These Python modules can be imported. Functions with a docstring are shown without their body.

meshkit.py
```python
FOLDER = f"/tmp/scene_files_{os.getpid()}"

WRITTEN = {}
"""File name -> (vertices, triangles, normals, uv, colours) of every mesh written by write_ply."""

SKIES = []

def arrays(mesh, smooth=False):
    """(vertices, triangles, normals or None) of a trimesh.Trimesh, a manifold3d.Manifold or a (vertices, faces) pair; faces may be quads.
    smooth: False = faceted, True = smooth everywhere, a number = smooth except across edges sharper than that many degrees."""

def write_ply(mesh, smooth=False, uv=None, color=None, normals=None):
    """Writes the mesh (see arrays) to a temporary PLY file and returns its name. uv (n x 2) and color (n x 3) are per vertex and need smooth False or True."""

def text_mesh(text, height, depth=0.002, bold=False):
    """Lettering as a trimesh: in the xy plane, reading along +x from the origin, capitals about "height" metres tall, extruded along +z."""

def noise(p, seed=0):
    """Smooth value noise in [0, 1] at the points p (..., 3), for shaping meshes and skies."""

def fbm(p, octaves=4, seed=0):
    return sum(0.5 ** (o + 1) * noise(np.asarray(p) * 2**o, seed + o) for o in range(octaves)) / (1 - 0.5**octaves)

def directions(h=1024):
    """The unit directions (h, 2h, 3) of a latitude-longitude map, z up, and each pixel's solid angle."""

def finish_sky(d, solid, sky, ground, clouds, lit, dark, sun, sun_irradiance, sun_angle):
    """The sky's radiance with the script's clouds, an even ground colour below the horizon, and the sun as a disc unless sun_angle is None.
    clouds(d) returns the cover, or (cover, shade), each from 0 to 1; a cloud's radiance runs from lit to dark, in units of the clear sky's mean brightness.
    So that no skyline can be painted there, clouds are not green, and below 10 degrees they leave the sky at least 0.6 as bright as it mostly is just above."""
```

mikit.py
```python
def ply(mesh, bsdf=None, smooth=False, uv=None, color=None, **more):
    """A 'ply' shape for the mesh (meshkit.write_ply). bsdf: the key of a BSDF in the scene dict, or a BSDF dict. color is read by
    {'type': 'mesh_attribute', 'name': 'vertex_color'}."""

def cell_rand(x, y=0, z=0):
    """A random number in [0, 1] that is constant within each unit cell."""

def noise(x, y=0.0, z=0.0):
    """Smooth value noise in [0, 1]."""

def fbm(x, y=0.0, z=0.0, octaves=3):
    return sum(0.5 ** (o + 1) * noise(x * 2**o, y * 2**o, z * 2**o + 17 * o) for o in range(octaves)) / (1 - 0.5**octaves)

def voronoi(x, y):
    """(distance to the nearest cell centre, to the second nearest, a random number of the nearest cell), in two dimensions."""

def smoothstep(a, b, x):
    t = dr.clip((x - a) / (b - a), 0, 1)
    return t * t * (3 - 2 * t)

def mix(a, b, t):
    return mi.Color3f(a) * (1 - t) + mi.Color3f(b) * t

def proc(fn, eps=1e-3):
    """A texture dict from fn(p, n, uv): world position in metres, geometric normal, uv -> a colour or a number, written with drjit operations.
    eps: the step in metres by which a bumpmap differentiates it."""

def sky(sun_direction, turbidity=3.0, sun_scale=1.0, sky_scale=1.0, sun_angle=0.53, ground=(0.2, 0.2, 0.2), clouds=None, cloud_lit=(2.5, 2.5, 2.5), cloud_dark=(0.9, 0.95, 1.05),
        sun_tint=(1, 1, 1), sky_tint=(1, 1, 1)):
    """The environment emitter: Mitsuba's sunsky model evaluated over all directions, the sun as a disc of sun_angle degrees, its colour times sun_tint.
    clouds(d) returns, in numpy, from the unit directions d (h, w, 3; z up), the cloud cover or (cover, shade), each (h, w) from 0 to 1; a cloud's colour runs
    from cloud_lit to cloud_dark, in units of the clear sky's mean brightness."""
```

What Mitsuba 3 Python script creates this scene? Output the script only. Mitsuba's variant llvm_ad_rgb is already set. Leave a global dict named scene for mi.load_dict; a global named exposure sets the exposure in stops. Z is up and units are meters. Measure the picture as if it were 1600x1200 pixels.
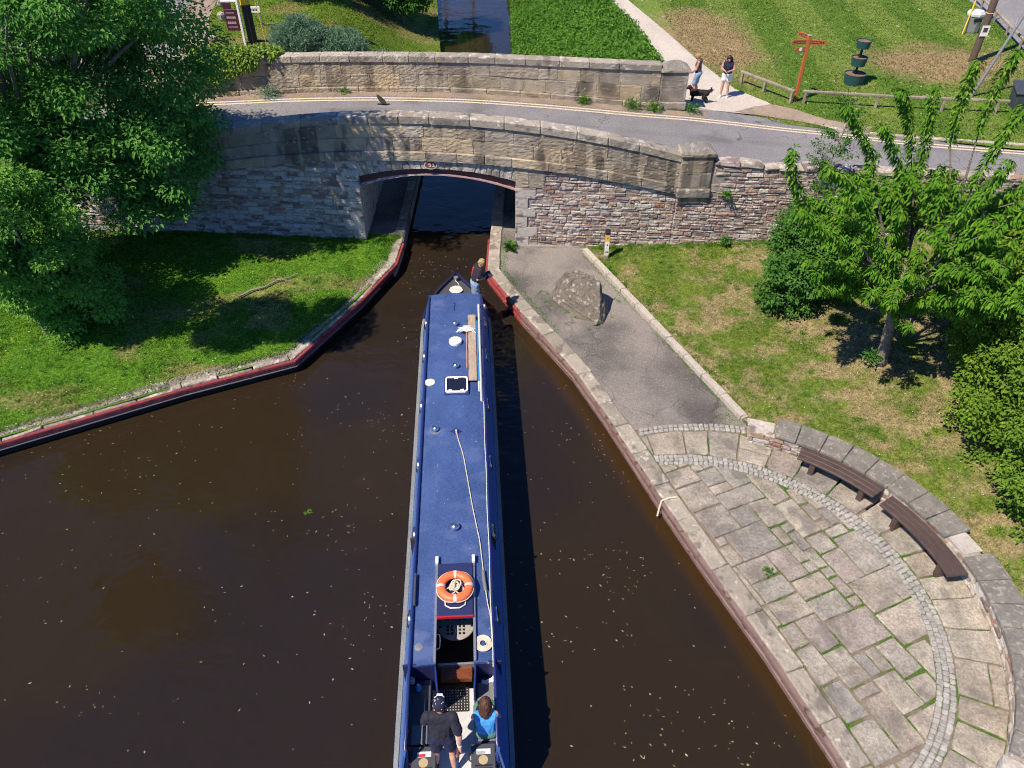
import math, random
import numpy as np, trimesh, drjit as dr, mitsuba as mi, mikit, meshkit
import manifold3d as m3
from shapely.geometry import Polygon, box as sbox, LineString, Point
T = mi.ScalarTransform4f
# ---------------------------------------------------------------- camera, sky, exposure
scene, labels, cnt = {}, {}, {}
scene['camera'] = {'type': 'perspective', 'fov': math.degrees(2*math.atan(800/1217)), 'fov_axis': 'x', 'near_clip': 0.1, 'far_clip': 2000.0,
    'to_world': T().look_at(origin=[0, 0, 14], target=[0, math.cos(math.radians(40)), 14-math.sin(math.radians(40))], up=[0, 0, 1])}
SUN = (-0.57, -0.43, 1.0)
scene['sky'] = mikit.sky(SUN, turbidity=2.2, sky_scale=.66, sky_tint=(0.64, 0.88, 1.30), sun_tint=(1.0, 1.0, 1.03),
    clouds=lambda d: 0.0*d[..., 0])
exposure = 2.15
rng = np.random.default_rng(11)
# ---------------------------------------------------------------- helpers
def key(base):
    n = cnt.get(base, 0); cnt[base] = n+1
    return base if n == 0 else f'{base}_{n:03d}'
def tag(k, label=None, cat=None, group=None, kind=None):
    d = {}
    if label: d['label'] = label
    if cat: d['category'] = cat
    if group: d['group'] = group
    if kind: d['kind'] = kind
    if d: labels[k] = d
def thing(base, label, cat, group=None, kind=None):
    k = key(base); tag(k, label, cat, group, kind); return k
def put(base, mesh, mat, smooth=False, uv=None, label=None, cat=None, group=None, kind=None, exact=False):
    k = base if exact else key(base)
    if hasattr(mesh, 'vertices'): V, F = np.asarray(mesh.vertices), np.asarray(mesh.faces)
    else: V, F = np.asarray(mesh[0], float), np.asarray(mesh[1], int)
    if isinstance(uv, tuple): uv = np.tile(np.array(uv, float), (len(V), 1))
    scene[k] = mikit.ply((V, F), mat, smooth=smooth, uv=uv)
    tag(k, label, cat, group, kind); return k
def cat_(ms):
    """several (V, F) as one mesh"""
    vs, fs, n = [], [], 0
    for m in ms:
        v, f = (m.vertices, m.faces) if hasattr(m, 'vertices') else m
        f = np.asarray(f)
        if f.shape[1] == 4: f = np.vstack([f[:, [0, 1, 2]], f[:, [0, 2, 3]]])
        vs.append(np.asarray(v)); fs.append(f+n); n += len(v)
    return np.vstack(vs), np.vstack(fs)
# box with bevelled edges: 24 points whose hull topology is found once
def _bb(x0, x1, y0, y1, z0, z1, d):
    V = []
    for sx in (0, 1):
        for sy in (0, 1):
            for sz in (0, 1):
                c = np.array([(x0, x1)[sx], (y0, y1)[sy], (z0, z1)[sz]], float)
                s = np.array([1-2*sx, 1-2*sy, 1-2*sz])*d
                for ax in range(3):
                    o = s.copy(); o[ax] = 0; V.append(c+o)
    return np.array(V)
_hull = trimesh.Trimesh(_bb(0, 1, 0, 1, 0, 1, .1), trimesh.convex.convex_hull(_bb(0, 1, 0, 1, 0, 1, .1)).faces, process=False)
def _topo():
    P_ = _bb(0, 1, 0, 1, 0, 1, .1); h = trimesh.convex.convex_hull(P_)
    from scipy.spatial import cKDTree
    idx = cKDTree(P_).query(h.vertices)[1]
    return idx[h.faces]
BBF = _topo()
def bev(x0, x1, y0, y1, z0, z1, d=.01, jit=0., r=None):
    d = min(d, .45*(x1-x0), .45*(y1-y0), .45*(z1-z0))
    V = _bb(x0, x1, y0, y1, z0, z1, d)
    if jit:
        C = (r or rng).uniform(-jit, jit, (8, 3)); V = V+np.repeat(C, 3, 0)
    return V, BBF
def rotz(V, a, c=(0, 0, 0)):
    V = np.asarray(V, float); ca, sa = math.cos(a), math.sin(a)
    return np.c_[V[:, 0]*ca-V[:, 1]*sa+c[0], V[:, 0]*sa+V[:, 1]*ca+c[1], V[:, 2]+c[2]]
def tube(pts, r, n=8, cap=True):
    p = np.asarray(pts, float); r = np.broadcast_to(np.asarray(r, float), (len(p),))
    t = np.gradient(p, axis=0); t /= np.linalg.norm(t, axis=1, keepdims=True)+1e-12
    a = np.cross(t, np.where(np.abs(t[:, 2:]) < .9, [0, 0, 1.], [1., 0, 0])); 
    for i in range(1, len(a)):
        b = a[i-1]-t[i]*(a[i-1]@t[i]); a[i] = b if np.linalg.norm(b) > 1e-6 else a[i]
    a /= np.linalg.norm(a, axis=1, keepdims=True)+1e-12
    b = np.cross(t, a); g = np.arange(n)*2*np.pi/n
    V = (p[:, None]+r[:, None, None]*(np.cos(g)[None, :, None]*a[:, None]+np.sin(g)[None, :, None]*b[:, None])).reshape(-1, 3)
    i, j = np.meshgrid(np.arange(len(p)-1), np.arange(n), indexing='ij')
    q = np.stack([i*n+j, i*n+(j+1) % n, (i+1)*n+(j+1) % n, (i+1)*n+j], -1).reshape(-1, 4)
    F = np.vstack([q[:, [0, 1, 2]], q[:, [0, 2, 3]]])
    if cap:
        V = np.vstack([V, p[:1], p[-1:]]); k = len(V)-2; m = (len(p)-1)*n
        F = np.vstack([F, [[k, (j+1) % n, j] for j in range(n)], [[k+1, m+j, m+(j+1) % n] for j in range(n)]])
    return V, F
def lathe(prof, n=24, c=(0, 0, 0)):
    prof = np.asarray(prof, float); g = np.arange(n)*2*np.pi/n
    V = np.stack([prof[:, 0, None]*np.cos(g), prof[:, 0, None]*np.sin(g), np.repeat(prof[:, 1, None], n, 1)], -1).reshape(-1, 3)+np.array(c)
    i, j = np.meshgrid(np.arange(len(prof)-1), np.arange(n), indexing='ij')
    q = np.stack([i*n+j, i*n+(j+1) % n, (i+1)*n+(j+1) % n, (i+1)*n+j], -1).reshape(-1, 4)
    return V, np.vstack([q[:, [0, 1, 2]], q[:, [0, 2, 3]]])
def torus(R, r, n=32, m=12, c=(0, 0, 0), sz=1.0):
    g, h = np.meshgrid(np.arange(n)*2*np.pi/n, np.arange(m)*2*np.pi/m, indexing='ij')
    V = np.stack([(R+r*np.cos(h))*np.cos(g), (R+r*np.cos(h))*np.sin(g), r*sz*np.sin(h)], -1).reshape(-1, 3)+np.array(c)
    i, j = np.meshgrid(np.arange(n), np.arange(m), indexing='ij')
    q = np.stack([i*m+j, ((i+1) % n)*m+j, ((i+1) % n)*m+(j+1) % m, i*m+(j+1) % m], -1).reshape(-1, 4)
    return V, np.vstack([q[:, [0, 1, 2]], q[:, [0, 2, 3]]])
def ball(c, r, sub=2, sc=(1, 1, 1)):
    m = trimesh.creation.icosphere(subdivisions=sub, radius=1.0)
    return np.asarray(m.vertices)*np.array(sc)*r+np.array(c), np.asarray(m.faces)
def prism(poly, z0, z1, d=.012, top=None):
    """convex polygon (n x 2, ccw) raised from z0 to z1 with a bevelled top edge"""
    p = np.asarray(poly, float)
    if Polygon(p).exterior.is_ccw is False: p = p[::-1]
    q = Polygon(p).buffer(-d, join_style=2)
    c = p.mean(0); n = len(p)
    dist = np.linalg.norm(p-c, axis=1, keepdims=True); ins = p+(c-p)/np.maximum(dist, 1e-6)*np.minimum(d*1.35, .3*dist)
    zt = np.full(n, z1) if top is None else top(p)
    V = np.vstack([np.c_[p, np.full(n, z0)], np.c_[p, zt-d], np.c_[ins, zt], [[c[0], c[1], zt.mean()]]])
    F = []
    for i in range(n):
        j = (i+1) % n
        F += [[i, j, n+j], [i, n+j, n+i], [n+i, n+j, 2*n+j], [n+i, 2*n+j, 2*n+i], [2*n+i, 2*n+j, 3*n]]
    return V, np.array(F)
def sheet(poly, cell, zf, drop=0.0):
    """ground: a polygon cut into grid cells, raised by zf(x, y)"""
    from shapely.prepared import prep
    V, F = [], []; idx = {}
    pp = prep(poly); x0, y0, x1, y1 = poly.bounds
    def vid(x, y):
        k = (round(x, 4), round(y, 4))
        if k not in idx: idx[k] = len(V); V.append((x, y))
        return idx[k]
    for i in range(int(math.floor(x0/cell)), int(math.ceil(x1/cell))):
        for j in range(int(math.floor(y0/cell)), int(math.ceil(y1/cell))):
            b = sbox(i*cell, j*cell, (i+1)*cell, (j+1)*cell)
            if pp.contains(b): rings = [b]
            elif pp.intersects(b):
                g = poly.intersection(b); rings = [h for h in getattr(g, 'geoms', [g]) if h.geom_type == 'Polygon' and h.area > 1e-6]
            else: continue
            for h in rings:
                c = list(h.exterior.coords)[:-1]
                if not h.exterior.is_ccw: c = c[::-1]
                if len(c) <= 4 or abs(h.convex_hull.area-h.area) < 1e-6:
                    ids = [vid(*p) for p in c]; F += [[ids[0], ids[k], ids[k+1]] for k in range(1, len(ids)-1)]
                else:
                    tv, tf = trimesh.creation.triangulate_polygon(h, engine='earcut')
                    for t in tf:
                        a = [vid(*tv[k]) for k in t]; q = np.array([V[k] for k in a])
                        if np.cross(q[1]-q[0], q[2]-q[0]) < 0: a = a[::-1]
                        F.append(a)
    V = np.array(V); return np.c_[V, zf(V[:, 0], V[:, 1])], np.array(F)
def man_mesh(m):
    q = m.to_mesh(); return trimesh.Trimesh(q.vert_properties[:, :3], q.tri_verts, process=False)
def leaves(P0, D, N, L, W, fold=.25, droop=0.0, r=rng, mid=.45):
    """one folded rhombic leaf per row: base P0, direction D, face normal N, length L, width W -> V, F, uv (a random pair per leaf)"""
    n = len(P0); D = D/np.linalg.norm(D, axis=1, keepdims=True); S = np.cross(D, N); S /= np.linalg.norm(S, axis=1, keepdims=True)+1e-9
    N = np.cross(S, D); L = np.broadcast_to(L, (n,))[:, None]; W = np.broadcast_to(W, (n,))[:, None]
    M = P0+D*L*mid
    V = np.stack([P0, M+S*W/2+N*W*fold, P0+D*L-np.array([0, 0, 1.])*droop*L, M-S*W/2+N*W*fold], 1).reshape(-1, 3)
    i = np.arange(n)[:, None]*4
    F = np.vstack([i+[0, 1, 2], i+[0, 2, 3]])
    return V, F, np.repeat(r.random((n, 2)), 4, 0)
def rdir(n, r=rng):
    v = r.normal(size=(n, 3)); return v/np.linalg.norm(v, axis=1, keepdims=True)
# ---------------------------------------------------------------- materials
def C(*c): return {'type': 'rgb', 'value': list(c)}
def two(b): return {'type': 'twosided', 'bsdf': b}
def mat(name, col, rough=.6, metal=0., spec=.5, coat=0., two_=True):
    b = {'type': 'principled', 'base_color': col if isinstance(col, dict) else C(*col), 'roughness': rough, 'metallic': metal, 'specular': spec}
    if coat: b['clearcoat'] = coat; b['clearcoat_gloss'] = .9
    scene[name] = two(b) if two_ else b; return name
def bumped(name, col, fn, height, rough=.8, eps=2e-3, spec=.4):
    scene[name] = two({'type': 'bumpmap', 'arbitrary': mikit.proc(fn, eps=eps), 'scale': height,
        'bsdf': {'type': 'principled', 'base_color': mikit.proc(col), 'roughness': rough, 'specular': spec}}); return name
nz, fbm, mix, ss = mikit.noise, mikit.fbm, mikit.mix, mikit.smoothstep
def pal(t, cols):
    """pick along a palette by t in 0..1"""
    c = mi.Color3f(cols[0]); n = len(cols)
    for i in range(1, n): c = mix(c, cols[i], ss((i-.6)/n*1.0, (i+.0)/n*1.0, t))
    return c
rough3 = lambda p, n, uv: fbm(p.x*18+uv.x*31, p.y*18, p.z*18, 4)
def c_ashlar(p, n, uv):
    c = pal(uv.x, [(.27, .235, .18), (.36, .315, .235), (.32, .285, .22), (.43, .36, .245), (.27, .245, .21), (.35, .32, .26)])
    f = fbm(p.x*3, p.y*3+uv.x*9, p.z*3, 4); g = fbm(p.x*24, p.y*24, p.z*24, 3)
    c = c*(.62+.76*f)*(.80+.4*g)
    soot = ss(.50, .72, fbm(p.x*1.1+4, uv.y*2+p.y, p.z*.55, 3))
    drip = ss(.50, .66, fbm(p.x*3.6, p.y, p.z*.35, 3))*ss(.40, .62, fbm(p.x*.5+2, p.y, 1., 2))
    c = mix(c, (.055, .050, .046), dr.clip(soot*.75+drip*.6, 0, .85))
    pale = ss(.60, .68, fbm(p.x*4.1+9, p.y, p.z*.5, 3))
    c = mix(c, (.46, .43, .36), pale*.35)
    lich = ss(.66, .72, fbm(p.x*9+3, p.y*9, p.z*9, 3))
    return mix(c, (.50, .49, .44), lich*.4)
bumped('m_ashlar', c_ashlar, lambda p, n, uv: fbm(p.x*11+uv.x*7, p.y*11, p.z*16, 4), .06)
def c_coping(p, n, uv):
    f = fbm(p.x*4, p.y*4, p.z*4, 4); g = fbm(p.x*30, p.y*30, p.z*30, 3)
    c = mix((.225, .21, .185), (.37, .345, .29), f)*(.75+.5*g)*(.8+.4*uv.x)
    c = mix(c, (.56, .55, .51), ss(.60, .70, fbm(p.x*7+9, p.y*7, p.z*7, 4))*.65)
    return mix(c, (.085, .08, .075), ss(.58, .70, fbm(p.x*3+21, p.y*3, p.z*3, 3))*.6)
bumped('m_coping', c_coping, rough3, .02)
def c_rubble(p, n, uv):
    c = pal(uv.x, [(.19, .14, .13), (.24, .18, .165), (.27, .23, .21), (.16, .13, .13), (.32, .245, .18), (.26, .155, .13), (.32, .285, .25), (.20, .155, .155)])
    c = c*(.6+.8*fbm(p.x*16, p.y*16, p.z*16, 3))
    lime = ss(.46, .64, fbm(p.x*5+uv.y*3, p.y*5, p.z*8, 4))
    return mix(c, (.50, .47, .44), lime*.75)
bumped('m_rubble', c_rubble, rough3, .03)
def c_mortar(p, n, uv):
    f = fbm(p.x*7, p.y*7, p.z*7, 4)
    return mix((.24, .215, .195), (.47, .44, .40), f)*(.75+.5*fbm(p.x*40, p.y*40, p.z*40, 2))
bumped('m_mortar', c_mortar, rough3, .03)
def c_white(p, n, uv):   # lime-washed quoins and rubble, the wash wearing off
    st = pal(uv.x, [(.17, .13, .12), (.25, .22, .19), (.13, .11, .11), (.22, .17, .15)])
    w = ss(.36, .56, fbm(p.x*4.5+uv.y*2, p.y*4.5, p.z*7, 4)+.10)
    return mix(st, (.52, .51, .48), w*.85)*(.7+.5*fbm(p.x*22, p.y*22, p.z*22, 3))
bumped('m_white', c_white, rough3, .03)
def c_flag(p, n, uv):
    c = pal(uv.x, [(.285, .275, .24), (.298, .272, .232), (.262, .26, .238), (.328, .308, .264), (.258, .235, .212), (.30, .288, .256), (.225, .22, .208), (.315, .29, .25)])
    f = fbm(p.x*2.6+uv.y*9, p.y*2.6, 3., 4); g = fbm(p.x*26, p.y*26, 1., 3)
    c = c*(.58+.84*f)*(.60+.80*g)*(.82+.36*nz(p.x*80, p.y*80, 3.))
    c = mix(c, (.12, .115, .11), ss(.60, .74, fbm(p.x*1.8+uv.x*5, p.y*1.8, 9., 3))*.55)
    vein = ss(.47, .5, fbm(p.x*3+uv.y*5, p.y*7, 2., 3))*ss(.53, .5, fbm(p.x*3+uv.y*5, p.y*7, 2., 3))
    c = mix(c, (.17, .12, .09), vein*.35)
    return c
bumped('m_flag', c_flag, lambda p, n, uv: fbm(p.x*9, p.y*9, p.z*9, 4), .03)
def c_sett(p, n, uv):
    return mix((.26, .262, .255), (.39, .392, .38), uv.x)*(.68+.6*fbm(p.x*30, p.y*30, p.z*30, 3))
bumped('m_sett', c_sett, rough3, .012)
def c_joint(p, n, uv):   # soil, sand and moss in the joints
    f = fbm(p.x*3.1, p.y*3.1, 1., 3); g = fbm(p.x*22, p.y*22, 4., 3)
    return mix(mix((.16, .13, .10), (.23, .205, .17), g), (.085, .115, .025), ss(.47, .60, f)*(.4+.6*g))
bumped('m_joint', c_joint, rough3, .03)
def c_road(p, n, uv):
    f = fbm(p.x*.9, p.y*.9, 2., 4); g = fbm(p.x*45, p.y*45, 1., 2); k = nz(p.x*90, p.y*90, 3.)
    c = mix((.155, .160, .175), (.225, .228, .24), f)*(.72+.5*g)*(.85+.3*k)
    track = ss(.35, .0, dr.abs(p.y-25.9+.05*p.x))+ss(.35, .0, dr.abs(p.y-27.6+.05*p.x))
    d1, d2, w_ = mikit.voronoi(p.x*.55+.6*nz(p.x*1.5, p.y*1.5, 3.), p.y*.55+.6*nz(p.x*1.5, p.y*1.5, 8.))
    crack = ss(.028, .006, d2-d1)*ss(.40, .62, fbm(p.x*.35, p.y*.35, 12., 2))
    patch = ss(.02, .0, dr.abs(p.x-3.1)-.55)*ss(.02, .0, dr.abs(p.y-25.3)-.5)+ss(.02, .0, dr.abs(p.x+5.6)-1.4)*ss(.02, .0, dr.abs(p.y-27.9)-.35)
    oil = ss(.62, .80, fbm(p.x*.8+30, p.y*.8, 4., 3))
    return c*(1-.10*track)*(1-.45*crack)*(1-.16*patch)*(1-.25*oil)
bumped('m_road', c_road, lambda p, n, uv: nz(p.x*90, p.y*90, 3.), .006)
def c_apron(p, n, uv):
    f = fbm(p.x*.8, p.y*.8, 5., 4); g = fbm(p.x*38, p.y*38, 1., 3); k = nz(p.x*85, p.y*85, 3.)
    c = mix((.095, .092, .092), (.235, .222, .21), ss(.28, .72, f))*(.66+.6*g)*(.8+.4*k)
    d1, d2, w_ = mikit.voronoi(p.x*.7+.5*nz(p.x*2, p.y*2, 3.), p.y*.7+.5*nz(p.x*2, p.y*2, 8.))
    c = c*(1-.4*ss(.03, .006, d2-d1)*ss(.42, .6, fbm(p.x*.5, p.y*.5, 12., 2)))
    return mix(c, (.42, .40, .37), ss(.86, .9, nz(p.x*50, p.y*50, 8.))*.6)
bumped('m_apron', c_apron, lambda p, n, uv: nz(p.x*70, p.y*70, 3.), .008)
def c_path(p, n, uv):
    f = fbm(p.x*.7, p.y*.7, 5., 4); g = fbm(p.x*30, p.y*30, 1., 3)
    return mix((.36, .34, .31), (.49, .465, .43), f)*(.7+.55*g)
bumped('m_path', c_path, rough3, .02)
def c_verge(p, n, uv):
    f = fbm(p.x*1.7, p.y*1.7, 5., 4); g = fbm(p.x*26, p.y*26, 1., 3)
    return mix((.215, .17, .135), (.33, .275, .225), f)*(.66+.6*g)
bumped('m_verge', c_verge, rough3, .03)
def dry_right(x, y): return ss(.40, .64, fbm(x*.42+3, y*.42+8, 2., 3)*.5+.5*fbm(x*2.0, y*2.6, 7., 3))
def turf(p, uv, lush, straw, dry):
    g = fbm(p.x*13, p.y*13, 2., 3); h = nz(p.x*46, p.y*46, 6.)
    c = mix(mix(lush, (lush[0]*1.75, lush[1]*1.32, lush[2]*1.2), fbm(p.x*1.6, p.y*1.6, 3., 3)), straw, dry)
    return c*(.45+.75*g)*(.62+.7*h)*(.7+.6*uv.x)
def c_lawn_l(p, n, uv):
    near = ss(.52, .74, fbm(p.x*.55+2, p.y*.9, 1., 4))
    return turf(p, uv, (.072, .210, .018), (.31, .25, .12), near*.55)
def c_lawn_r(p, n, uv):
    return turf(p, uv, (.092, .168, .028), (.33, .27, .155), dry_right(p.x, p.y)*.85)
def c_field(p, n, uv):
    st = ss(-.25, .25, dr.sin((p.x*.99-p.y*.07)*1.65+.6))
    c = mix((.085, .168, .022), (.132, .205, .038), st)
    d1 = ss(3.6, .8, dr.sqrt(dr.square((p.x-9.5)*1.0)+dr.square((p.y-39.5)*.42))+1.5*fbm(p.x, p.y, 3., 3)-.4)
    d2 = ss(4.4, 1.2, dr.sqrt(dr.square((p.x-19.5)*.75)+dr.square((p.y-36.0)*1.0))+1.9*fbm(p.x, p.y, 5., 3)-.4)
    c = mix(c, (.30, .215, .13), dr.clip(d1*1.5+d2*1.4, 0, 1)*(.6+.4*fbm(p.x*5, p.y*5, 6., 3)))
    g = fbm(p.x*9, p.y*9, 2., 3)
    c = c*(.55+.6*g)*(.65+.6*nz(p.x*30, p.y*30, 3.))*(.75+.5*uv.x)
    return mix(c, (.62, .62, .58), ss(.93, .95, nz(p.x*9, p.y*9, 12.))*.5)
def c_bank_l(p, n, uv):
    d = ss(.5, .68, fbm(p.x*.5+7, p.y*.5, 1., 3))
    return turf(p, uv, (.075, .155, .018), (.22, .19, .075), d*.7)
for nm, f_ in (('m_lawn_l', c_lawn_l), ('m_lawn_r', c_lawn_r), ('m_field', c_field), ('m_bank', c_bank_l)):
    scene[nm] = two({'type': 'principled', 'base_color': mikit.proc(f_), 'roughness': .85, 'specular': .15})
def leafmat(name, a, b, c, trans=.55, rough=.45):
    def fn(p, n, uv):
        k = mix(a, b, uv.x); return mix(k, c, ss(.80, 1., uv.y)*.8)
    scene[name] = {'type': 'principledthin', 'base_color': mikit.proc(fn), 'roughness': rough, 'diff_trans': trans, 'eta': 1.35}
leafmat('m_ash', (.085, .255, .060), (.165, .40, .085), (.25, .48, .12), .75)
leafmat('m_ash_pale', (.13, .33, .060), (.22, .46, .085), (.30, .52, .12), .75)
leafmat('m_cherry', (.060, .185, .018), (.13, .31, .028), (.24, .38, .05), .5, .36)
leafmat('m_shrub', (.050, .155, .032), (.10, .25, .050), (.17, .32, .07))
leafmat('m_hedge', (.115, .235, .028), (.19, .33, .045), (.27, .40, .07), .6)
leafmat('m_glaucous', (.12, .235, .155), (.22, .35, .25), (.14, .29, .10))
leafmat('m_ivy', (.17, .30, .045), (.28, .42, .08), (.44, .52, .24))
leafmat('m_nettle', (.075, .215, .032), (.14, .31, .05), (.21, .37, .08))
leafmat('m_weed', (.05, .17, .02), (.09, .24, .03), (.2, .3, .04))
leafmat('m_dead', (.24, .17, .08), (.42, .36, .22), (.55, .52, .40), .2)
def c_bark(p, n, uv): return mix((.10, .085, .07), (.27, .245, .215), fbm(p.x*9, p.y*9, p.z*22, 4))
bumped('m_bark', c_bark, lambda p, n, uv: fbm(p.x*16, p.y*16, p.z*30, 3), .03)
def c_wood(p, n, uv): return mix((.17, .14, .11), (.34, .31, .265), fbm(p.x*3+uv.x*9, p.y*3, p.z*3, 3))*(.7+.6*nz(p.x*40, p.y*40, p.z*9))
scene['m_wood'] = two({'type': 'principled', 'base_color': mikit.proc(c_wood), 'roughness': .85})
def c_bench(p, n, uv): return mix((.050, .034, .031), (.098, .072, .066), fbm(p.x*5+uv.x*7, p.y*5, p.z*5, 3))*(.7+.6*nz(p.x*60, p.y*60, p.z*60))
scene['m_bench'] = two({'type': 'principled', 'base_color': mikit.proc(c_bench), 'roughness': .55})
def c_piling(p, n, uv):   # red paint on steel; bare and rusty where uv.x is high
    f = fbm(p.x*4, p.y*4, p.z*9, 4)
    red = mix((.19, .030, .036), (.33, .070, .075), f); bare = mix((.12, .075, .075), (.23, .17, .16), f)
    c = mix(red, bare, ss(.4, .6, uv.x))
    return mix(c, (.060, .030, .018), ss(.60, .72, fbm(p.x*9, p.y*9, p.z*14, 3))*.8)
scene['m_piling'] = two({'type': 'principled', 'base_color': mikit.proc(c_piling), 'roughness': .6})
# the boat's roof: blue anti-slip paint, worn and dusty
def c_roof(p, n, uv):
    f = fbm(p.x*2.2, p.y*1.3, 4., 4); g = nz(p.x*95, p.y*95, p.z*50); h = nz(p.x*38, p.y*38, 2.)
    c = mix((.028, .060, .185), (.056, .110, .290), f)*(.6+.5*g+.3*h)
    c = mix(c, (.10, .15, .32), ss(.52, .78, fbm(p.x*2.4+5, p.y*3.6, 8., 4))*.46)
    return mix(c, (.60, .62, .62), ss(.975, .985, nz(p.x*17, p.y*17, 6.))*.7)
bumped('m_roof', c_roof, lambda p, n, uv: nz(p.x*95, p.y*95, p.z*50), .004, rough=.55)
def c_deckgrey(p, n, uv):
    return mix((.13, .15, .16), (.235, .255, .265), fbm(p.x*3, p.y*2, 2., 4))*(.75+.5*nz(p.x*70, p.y*70, 1.))
scene['m_gunwale'] = two({'type': 'principled', 'base_color': mikit.proc(c_deckgrey), 'roughness': .7})
mat('m_blue', (.016, .032, .155), .28, coat=.6)
mat('m_lightblue', (.10, .27, .52), .3, coat=.6)
mat('m_shadepile', (.014, .011, .010), .7)  # near black paints in the shade and reflection low on the piling
mat('m_hull', (.012, .012, .015), .45)
mat('m_black', (.012, .013, .015), .5)
mat('m_rubber', (.022, .022, .024), .8)
mat('m_chrome', (.75, .76, .78), .22, 1.)
mat('m_steel', (.44, .46, .48), .4, .7)
mat('m_white_paint', (.78, .78, .76), .4)
mat('m_offwhite', (.60, .60, .56), .6)
mat('m_rope', (.60, .56, .46), .9)
mat('m_orange', (.85, .17, .065), .45)
mat('m_redpaint', (.40, .02, .03), .4)
mat('m_deckwhite', (.50, .52, .54), .6)
mat('m_grey', (.16, .17, .18), .7)
mat('m_darkgrey', (.055, .062, .072), .5)
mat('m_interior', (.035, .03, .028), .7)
mat('m_brownwood', (.16, .052, .02), .35, coat=.4)
mat('m_sign_orange', (.36, .115, .030), .6)
mat('m_greenplastic', (.020, .075, .085), .55)
mat('m_soil', (.16, .10, .07), .95)
mat('m_maroon', (.060, .012, .030), .45)
mat('m_yellow', (.75, .50, .03), .5)
mat('m_line', (.58, .49, .37), .75)
mat('m_darkblue', (.012, .018, .075), .5)
mat('m_glassdark', (.012, .014, .03), .06, spec=.6)
mat('m_skin', (.52, .285, .20), .55)
mat('m_navy', (.010, .014, .045), .85)
mat('m_charcoal', (.016, .018, .032), .85)
bumped('m_slab', lambda p, n, uv: mix(mix((.13, .128, .12), (.235, .228, .21), fbm(p.x*5, p.y*5, 3., 4))*(.75+.5*fbm(p.x*34, p.y*34, 1., 3)), (.42, .42, .39), ss(.64, .72, fbm(p.x*12, p.y*12, 7., 3))*.4), rough3, .012)
mat('m_cyan', (.060, .30, .72), .8)
mat('m_denim', (.22, .33, .50), .9)
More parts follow.
